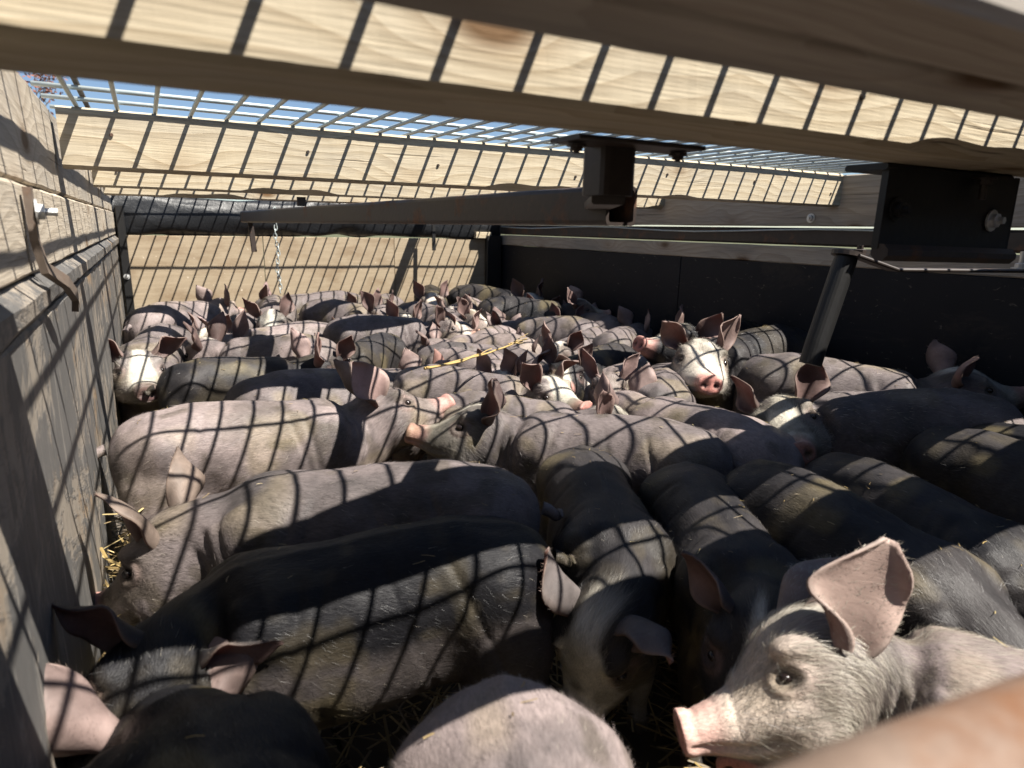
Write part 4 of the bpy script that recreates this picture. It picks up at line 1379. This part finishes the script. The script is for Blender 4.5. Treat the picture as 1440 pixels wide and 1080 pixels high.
    dict(label='dark pig near the far right wall, snout right, one pale ear up', x=1.507, y=2.395, phi=-31.699, s=1.015, seed=25, lod='far', hairs=5000, hairw=0.0006, coat=(0.036,0.0325,0.033),coat2=(0.010,0.0098,0.0115), blaze=0.8, face=0.3, socks=0, pose=dict(bend=0,nyaw=-4,npitch=-35,hpitch=20,roll=-0), z=0.004, sx=0.92, sy=0.86, earL=(0,60,10,0), earR=(0,66,5,0), ear=(0.34,0.26,0.24)),
    dict(label='grey pig in the far right crowd, rump to the right', x=1.463, y=2.098, phi=130, s=0.92, seed=26, lod='far', hairs=5000, hairw=0.0006, coat=(0.155,0.130,0.127),coat2=(0.066,0.058,0.057), blaze=0, face=0, socks=0, pose=dict(bend=0,nyaw=20,npitch=-6,hpitch=20), sx=0.92, sy=0.86),
    dict(label='grey pig beside the right wall facing away, thin upright ear', x=1.548, y=1.796, phi=38.085, s=0.912, seed=27, lod='far', hairs=5000, hairw=0.0006, coat=(0.155,0.130,0.127),coat2=(0.066,0.058,0.057), blaze=0, face=0, socks=0, pose=dict(bend=0,nyaw=-16,npitch=-24,hpitch=24,roll=-3), z=0, sx=0.92, sy=0.86, earL=(0,60,5,0), earR=(0,80,5,0), ear=(0.35,0.26,0.24)),
    dict(label='grey pig against the far part of the right wall, back to us', x=1.683, y=2.113, phi=75, s=0.92, seed=28, lod='far', hairs=5000, hairw=0.0006, coat=(0.155,0.130,0.127),coat2=(0.066,0.058,0.057), blaze=0, face=0, socks=0, pose=dict(bend=0,nyaw=0,npitch=-8,hpitch=15), sx=0.92, sy=0.86),
    dict(label='small pale pig low among the centre right crowd', x=1.087, y=1.894, phi=135, s=0.88, seed=29, lod='far', hairs=5000, hairw=0.0006, coat=(0.235,0.192,0.184),coat2=(0.115,0.098,0.096),mottle=0.9, blaze=0, face=0, socks=0, pose=dict(bend=0,nyaw=0,npitch=-5,hpitch=20), sx=0.92, sy=0.86),
    dict(label='pale grey pig in the far left corner, flank sunlit, ears up', x=0.215, y=2.812, phi=49.344, s=0.987, seed=30, lod='far', hairs=5000, hairw=0.0006, coat=(0.235,0.192,0.184),coat2=(0.115,0.098,0.096),mottle=0.9, blaze=0, face=0.2, socks=0, pose=dict(bend=0,nyaw=2,npitch=-21,hpitch=12,roll=2), z=0.001, earL=(-10,72,5,0), earR=(-10,72,5,0), ear=(0.36,0.28,0.26)),
    dict(label='pig beside the left wall facing the camera, white blaze and dark snout', x=0.128, y=2.145, phi=-102.442, s=0.955, seed=31, lod='mid', hairs=15000, hairw=0.00048, coat=(0.155,0.130,0.127),coat2=(0.066,0.058,0.057), blaze=1.2, face=0.3, socks=0, pose=dict(bend=0,nyaw=18,npitch=-19,hpitch=14,roll=0), z=0.002, earL=(0,30,35,0), earR=(0,45,25,0), snout=(0.12,0.085,0.08), facecol=(0.3,0.28,0.25), whitehair=0.2),
    dict(label='pig behind the pale one with two big red lit ears, looking left', x=0.436, y=1.982, phi=150.002, s=0.93, seed=32, lod='mid', hairs=15000, hairw=0.00048, coat=(0.235,0.192,0.184),coat2=(0.115,0.098,0.096),mottle=0.9, blaze=0.4, face=0.2, socks=0, pose=dict(bend=0,nyaw=-15,npitch=-19,hpitch=17,roll=2), z=0.003, sx=0.92, sy=0.86, earL=(10,60,12,0), earR=(10,62,12,0), ear=(0.16,0.11,0.1), earlen=1.15),
    dict(label='pinkest pig in the left crowd with broad pink ears', x=0.518, y=2.284, phi=185.719, s=0.908, seed=33, lod='far', hairs=5000, hairw=0.0006, coat=(0.235,0.192,0.184),coat2=(0.115,0.098,0.096),mottle=0.9, blaze=0, face=0, socks=0, pose=dict(bend=0,nyaw=57,npitch=-18,hpitch=18,roll=-7), z=0, sx=0.92, sy=0.86, earL=(10,60,12,0), earR=(10,62,12,0), ear=(0.42,0.31,0.30), ear_in=(0.45,0.33,0.3), earlen=1.2),
    dict(label='pig facing the camera under the hanging chain, pale muzzle', x=0.563, y=2.763, phi=-100.326, s=0.995, seed=34, lod='far', hairs=5000, hairw=0.0006, coat=(0.155,0.130,0.127),coat2=(0.066,0.058,0.057), blaze=1.0, face=0.3, socks=0, pose=dict(bend=0,nyaw=-6,npitch=-20,hpitch=30,roll=-4), z=0.003, sx=0.92, sy=0.86, earL=(-5,68,5,0), earR=(0,50,20,0), facecol=(0.34,0.34,0.3)),
    dict(label='dark backed pig with big pink ears, left of centre in the crowd', x=0.304, y=1.775, phi=7.216, s=0.891, seed=35, lod='far', hairs=5000, hairw=0.0006, coat=(0.036,0.0325,0.033),coat2=(0.010,0.0098,0.0115), blaze=0, face=0, socks=0, pose=dict(bend=0,nyaw=12,npitch=-19,hpitch=20,roll=0), z=0, sx=0.92, sy=0.86, earL=(0,62,12,0), earR=(-5,60,12,0), ear=(0.40,0.29,0.27), ear_in=(0.42,0.25,0.22), earlen=1.2),
    dict(label='grey pig directly behind the pale pig at left, mostly back', x=0.461, y=1.494, phi=6, s=0.92, seed=36, lod='mid', hairs=15000, hairw=0.00048, coat=(0.155,0.130,0.127),coat2=(0.066,0.058,0.057), blaze=0, face=0.2, socks=0, pose=dict(bend=0,nyaw=8,npitch=-8,hpitch=22), earL=(5,50,30,0), earR=(5,50,30,0)),
    dict(label='grey pig along the plywood end wall, facing left', x=0.787, y=2.984, phi=168, s=1, seed=37, lod='far', hairs=5000, hairw=0.0006, coat=(0.155,0.130,0.127),coat2=(0.066,0.058,0.057), blaze=0, face=0, socks=0, pose=dict(bend=0,nyaw=0,npitch=-12,hpitch=16), sx=0.92, sy=0.86, earL=(0,60,5,0), earR=(0,60,5,0), ear=(0.36,0.25,0.24)),
    dict(label='grey pig in the back rows with black ears, looking right', x=0.81, y=2.678, phi=-52.593, s=0.964, seed=38, lod='far', hairs=5000, hairw=0.0006, coat=(0.155,0.130,0.127),coat2=(0.066,0.058,0.057), blaze=0, face=0.1, socks=0, pose=dict(bend=0,nyaw=-32,npitch=-31,hpitch=18,roll=0), z=0.006, sx=0.92, sy=0.86, earL=(0,65,5,0), earR=(0,65,5,0), ear=(0.05,0.045,0.045)),
    dict(label='dark white patched pig facing us by the end wall, right of its middle', x=1.318, y=2.982, phi=-112.049, s=1.007, seed=39, lod='far', hairs=5000, hairw=0.0006, coat=(0.036,0.0325,0.033),coat2=(0.010,0.0098,0.0115), blaze=1.6, face=0.4, socks=0, pose=dict(bend=0,nyaw=8,npitch=-29,hpitch=21,roll=-0), z=0.005, sx=0.92, sy=0.86, earL=(0,62,5,0), earR=(0,62,15,0)),
    dict(label='white blazed pig facing us at the middle of the end wall', x=1.041, y=2.916, phi=-129.942, s=0.945, seed=40, lod='far', hairs=5000, hairw=0.0006, coat=(0.155,0.130,0.127),coat2=(0.066,0.058,0.057), blaze=1.4, face=0.4, socks=0, pose=dict(bend=0,nyaw=30,npitch=-24,hpitch=19,roll=-3), z=0, sx=0.92, sy=0.86, earL=(0,65,5,0), earR=(0,65,5,0), ear=(0.30,0.2,0.19)),
    dict(label="grey pig below the straw stalk's left end, mostly hidden", x=0.689, y=1.59, phi=3.177, s=0.817, seed=41, lod='mid', hairs=15000, hairw=0.00048, coat=(0.155,0.130,0.127),coat2=(0.066,0.058,0.057), blaze=0, face=0, socks=0, pose=dict(bend=0,nyaw=78,npitch=-4,hpitch=12,roll=-5), z=0, sx=0.92, sy=0.86, earL=(0,60,10,0), earR=(0,60,10,0), ear=(0.34,0.19,0.16)),
    dict(label='grey pig with a curly tail in the middle of the crowd', x=0.993, y=1.851, phi=-12.843, s=0.832, seed=42, lod='far', hairs=5000, hairw=0.0006, coat=(0.155,0.130,0.127),coat2=(0.066,0.058,0.057), blaze=0, face=0, socks=0, pose=dict(bend=0,nyaw=17,npitch=-13,hpitch=18,roll=-2), z=0, sx=0.92, sy=0.86, tail='curl'),
    dict(label='pale headed pig turned away near the centre back', x=1.199, y=2.086, phi=47.137, s=0.862, seed=43, lod='far', hairs=5000, hairw=0.0006, coat=(0.235,0.192,0.184),coat2=(0.115,0.098,0.096),mottle=0.9, blaze=0, face=0, socks=0, pose=dict(bend=0,nyaw=22,npitch=-10,hpitch=26,roll=-2), z=0, sx=0.92, sy=0.86, ear=(0.34,0.26,0.24)),
    dict(label="dark pig with pointed dark ears just behind the straw stalk's tip", x=1.253, y=1.519, phi=201.697, s=0.892, seed=44, lod='mid', hairs=15000, hairw=0.00048, coat=(0.036,0.0325,0.033),coat2=(0.010,0.0098,0.0115), blaze=0.4, face=0, socks=0, pose=dict(bend=0,nyaw=33,npitch=-28,hpitch=12,roll=4), z=0, sx=0.92, sy=0.86, earL=(0,68,5,0), earR=(0,68,5,0), ear=(0.07,0.06,0.06)),
    dict(label='grey pig among the rear centre, head turned back left', x=1.161, y=2.611, phi=-62.471, s=0.92, seed=45, lod='far', hairs=5000, hairw=0.0006, coat=(0.155,0.130,0.127),coat2=(0.066,0.058,0.057), blaze=0.8, face=0.3, socks=0, pose=dict(bend=0,nyaw=29,npitch=-26,hpitch=17,roll=-1), z=0.002, sx=0.92, sy=0.86, earL=(0,66,5,0), earR=(0,66,5,0)),
    dict(label='pale pig facing us in the back rows, right of centre, below the hook bar', x=1.132, y=2.319, phi=-100, s=0.9, seed=46, lod='far', hairs=5000, hairw=0.0006, coat=(0.235,0.192,0.184),coat2=(0.115,0.098,0.096),mottle=0.9, blaze=0.6, face=0.3, socks=0, pose=dict(bend=0,nyaw=0,npitch=-24,hpitch=24), sx=0.92, sy=0.86, earL=(0,62,10,0), earR=(0,62,10,0)),
    dict(label='grey pig facing us left of the chain, half hidden by pink ears', x=0.383, y=2.548, phi=-120, s=0.9, seed=47, lod='far', hairs=5000, hairw=0.0006, coat=(0.155,0.130,0.127),coat2=(0.066,0.058,0.057), blaze=1.0, face=0.3, socks=0, pose=dict(bend=0,nyaw=0,npitch=-22,hpitch=22), sx=0.92, sy=0.86, earL=(5,55,20,0), earR=(0,65,5,0)),
    dict(label='dark blazed pig at the end wall just right of the chain', x=1.001, y=2.605, phi=-95, s=0.92, seed=48, lod='far', hairs=5000, hairw=0.0006, coat=(0.036,0.0325,0.033),coat2=(0.010,0.0098,0.0115), blaze=1.2, face=0.3, socks=0, pose=dict(bend=0,nyaw=0,npitch=-26,hpitch=24), sx=0.92, sy=0.86, earL=(0,66,5,0), earR=(0,66,5,0)),
    dict(label='dark pig in shade in the far right corner, facing us', x=1.73, y=2.681, phi=-110, s=0.92, seed=49, lod='far', hairs=5000, hairw=0.0006, coat=(0.036,0.0325,0.033),coat2=(0.010,0.0098,0.0115), blaze=0.5, face=0.1, socks=0, pose=dict(bend=0,nyaw=-10,npitch=-22,hpitch=20), sx=0.92, sy=0.86),
    dict(label='small pale pig facing us right behind the straw stalk', x=0.914, y=1.648, phi=-70, s=0.86, seed=50, lod='mid', hairs=15000, hairw=0.00048, coat=(0.235,0.192,0.184),coat2=(0.115,0.098,0.096),mottle=0.9, blaze=0.3, face=0.2, socks=0, pose=dict(bend=0,nyaw=0,npitch=-24,hpitch=26), sx=0.92, sy=0.86, earL=(10,50,35,0), earR=(0,62,10,0), ear=(0.34,0.26,0.24)),
    dict(label='pale pig facing us in the last row, right of the second hook', x=1.391, y=2.752, phi=-130, s=0.92, seed=51, lod='far', hairs=5000, hairw=0.0006, coat=(0.235,0.192,0.184),coat2=(0.115,0.098,0.096),mottle=0.9, blaze=0.9, face=0.3, socks=0, pose=dict(bend=0,nyaw=0,npitch=-24,hpitch=26), sx=0.92, sy=0.86, earL=(0,60,10,0), earR=(5,55,25,0)),
    dict(label='small dark pig facing us amid the left crowd behind big pink ears', x=0.719, y=2.013, phi=-140, s=0.86, seed=52, lod='far', hairs=5000, hairw=0.0006, coat=(0.036,0.0325,0.033),coat2=(0.010,0.0098,0.0115), blaze=0.8, face=0.2, socks=0, pose=dict(bend=0,nyaw=0,npitch=-22,hpitch=26), sx=0.92, sy=0.86, earL=(0,60,10,0), earR=(0,60,10,0)),
    dict(label='white blazed grey pig facing us in front of the right wall crowd', x=1.426, y=1.828, phi=-150, s=0.88, seed=53, lod='far', hairs=5000, hairw=0.0006, coat=(0.155,0.130,0.127),coat2=(0.066,0.058,0.057), blaze=1.2, face=0.4, socks=0, pose=dict(bend=0,nyaw=0,npitch=-24,hpitch=26), sx=0.92, sy=0.86, earL=(5,58,20,0), earR=(0,62,5,0)),
    dict(label='dark blazed pig in the far right rows near the wall, facing us', x=1.702, y=2.388, phi=-120, s=0.88, seed=54, lod='far', hairs=5000, hairw=0.0006, coat=(0.036,0.0325,0.033),coat2=(0.010,0.0098,0.0115), blaze=1.3, face=0.3, socks=0, pose=dict(bend=0,nyaw=0,npitch=-26,hpitch=22), sx=0.92, sy=0.86, earL=(0,62,8,0), earR=(0,66,5,0)),
    dict(label='pale blazed pig right of the chain, in the third row from the back', x=0.755, y=2.402, phi=-100, s=0.86, seed=55, lod='far', hairs=5000, hairw=0.0006, coat=(0.235,0.192,0.184),coat2=(0.115,0.098,0.096),mottle=0.9, blaze=0.7, face=0.3, socks=0, pose=dict(bend=0,nyaw=0,npitch=-24,hpitch=22), sx=0.92, sy=0.86, earL=(0,60,10,0), earR=(0,64,5,0)),
    dict(label="white blazed pale pig facing us just right of the crowd's middle", x=0.975, y=1.648, phi=-110, s=0.84, seed=56, lod='mid', hairs=15000, hairw=0.00048, coat=(0.235,0.192,0.184),coat2=(0.115,0.098,0.096),mottle=0.9, blaze=1.3, face=0.4, socks=0, pose=dict(bend=0,nyaw=0,npitch=-26,hpitch=24), sx=0.92, sy=0.86, earL=(5,58,15,0), earR=(0,66,5,0)),
    dict(label='small grey pig facing us between the spread pink ears and the stalk', x=1.086, y=1.612, phi=-80, s=0.84, seed=57, lod='mid', hairs=15000, hairw=0.00048, coat=(0.155,0.130,0.127),coat2=(0.066,0.058,0.057), blaze=0.6, face=0.2, socks=0, pose=dict(bend=0,nyaw=0,npitch=-24,hpitch=24), sx=0.92, sy=0.86, earL=(0,64,10,0), earR=(5,56,25,0)),
]
for sp in PIGS:
    make_pig(sp)
# ------------------------------------------------------------------ straw
def straw_blades(name, n, place, lmin, lmax, wid, kind=None, label=None, cat=None):
    V, Q, T = [], [], []
    cols = np.array([(0.36, 0.26, 0.10), (0.28, 0.20, 0.085), (0.44, 0.35, 0.17), (0.18, 0.13, 0.06), (0.12, 0.085, 0.04)])
    for i in range(n):
        p, tilt = place(i)
        L = random.uniform(lmin, lmax)
        a = random.uniform(0, 6.283)
        d = Vector((math.cos(a), math.sin(a), random.uniform(-tilt, tilt))).normalized()
        sd = d.cross(Vector((0, 0, 1))).normalized() * wid * random.uniform(0.6, 1.3)
        up = sd.cross(d).normalized() * wid * 0.5
        p = Vector(p)
        bend = Vector((random.gauss(0, 1), random.gauss(0, 1), random.gauss(0, 0.3))) * L * 0.06
        o = len(V)
        for f, b in ((-0.5, 0), (0.0, 1), (0.5, 0)):
            c = p + d * L * f + bend * b
            V += [c - sd, c + up, c + sd]
        for k in (0, 3):
            Q += [(o + k, o + k + 1, o + k + 4, o + k + 3), (o + k + 1, o + k + 2, o + k + 5, o + k + 4), (o + k + 2, o + k, o + k + 3, o + k + 5)]
        c = cols[random.randrange(5)] * random.uniform(0.75, 1.15)
        T += [(*c, 1)] * 9
    me = np_mesh(name, np.array([tuple(v) for v in V]), [np.array(Q)], [M['straw']], False)
    set_attr(me, 'tint', np.array(T))
    o = link(bpy.data.objects.new(name, me))
    if kind:
        o['kind'] = kind
    if label:
        o['label'] = label
    if cat:
        o['category'] = cat
    return o

def floor_place(i):
    return (random.uniform(XL + 0.03, W - 0.03), random.uniform(0.05, 3.1) ** 1.0, random.uniform(0.004, 0.030)), 0.25
straw_blades('straw_bedding', 9000, floor_place, 0.03, 0.14, 0.0016, 'stuff', 'loose yellow straw strewn over the trailer floor between the pigs', 'straw')
def drift_place(i):
    y = random.uniform(0.45, 1.35)
    return (XL + 0.012 + abs(random.gauss(0, 0.035)), y, 0.02 + abs(random.gauss(0, 0.06))), 0.7
straw_blades('straw_drift', 1500, drift_place, 0.04, 0.13, 0.0018, 'stuff', 'bright straw drifted up against the foot of the left wall', 'straw')
def bits_place(i):
    p = PIG_TOPS[i % len(PIG_TOPS)]
    return (p[0], p[1], p[2] + 0.0022), 0.15
straw_blades('straw_bits', len(PIG_TOPS), bits_place, 0.004, 0.015, 0.0005, 'stuff', 'tiny straw chaff scattered on the backs of the pigs', 'chaff')

# the long stalk lying over the pigs in mid crowd
st = tag(empty('straw_stalk', (0.80, 1.30, 0.40)), 'long golden straw stalk lying across pigs in the middle of the crowd', 'straw stalk')
STALK = ((0.60, 1.22, 0.382), (0.90, 1.33, 0.408))
P0, P1 = Vector(STALK[0]) - Vector(st.location), Vector(STALK[1]) - Vector(st.location)
def stalk_mesh(name, a, b, r0, r1, sag, seed):
    r = random.Random(seed)
    pts = []
    for i in range(13):
        t = i / 12
        pts.append(a.lerp(b, t) + Vector((0, 0, -sag * 4 * t * (1 - t))) + Vector((r.gauss(0, 1), r.gauss(0, 1), r.gauss(0, 1))) * 0.0008)
    V, F = tube_geo(pts, [r0 + (r1 - r0) * i / 12 for i in range(13)], 6)
    o = mesh_obj(name, V, F, M['straw'], st)
    c = np.tile(np.array([[0.40, 0.28, 0.10, 1]]), (len(V), 1))
    set_attr(o.data, 'tint', c)
stalk_mesh('stem', P0, P1, 0.0032, 0.0016, 0.008, 1)
stalk_mesh('leaf_sheath', P0 + Vector((0.002, 0, 0.002)), P0.lerp(P1, 0.62) + Vector((0, 0.001, 0.001)), 0.0022, 0.0010, 0.006, 2)
for k in range(5):
    a = P0.lerp(P1, 0.80 + 0.02 * k)
    stalk_mesh('awn', a, a + (P1 - P0).normalized() * 0.05 + Vector((random.gauss(0, .006), random.gauss(0, .006), random.gauss(0.002, .006))), 0.0012, 0.0005, 0.0, 5 + k)
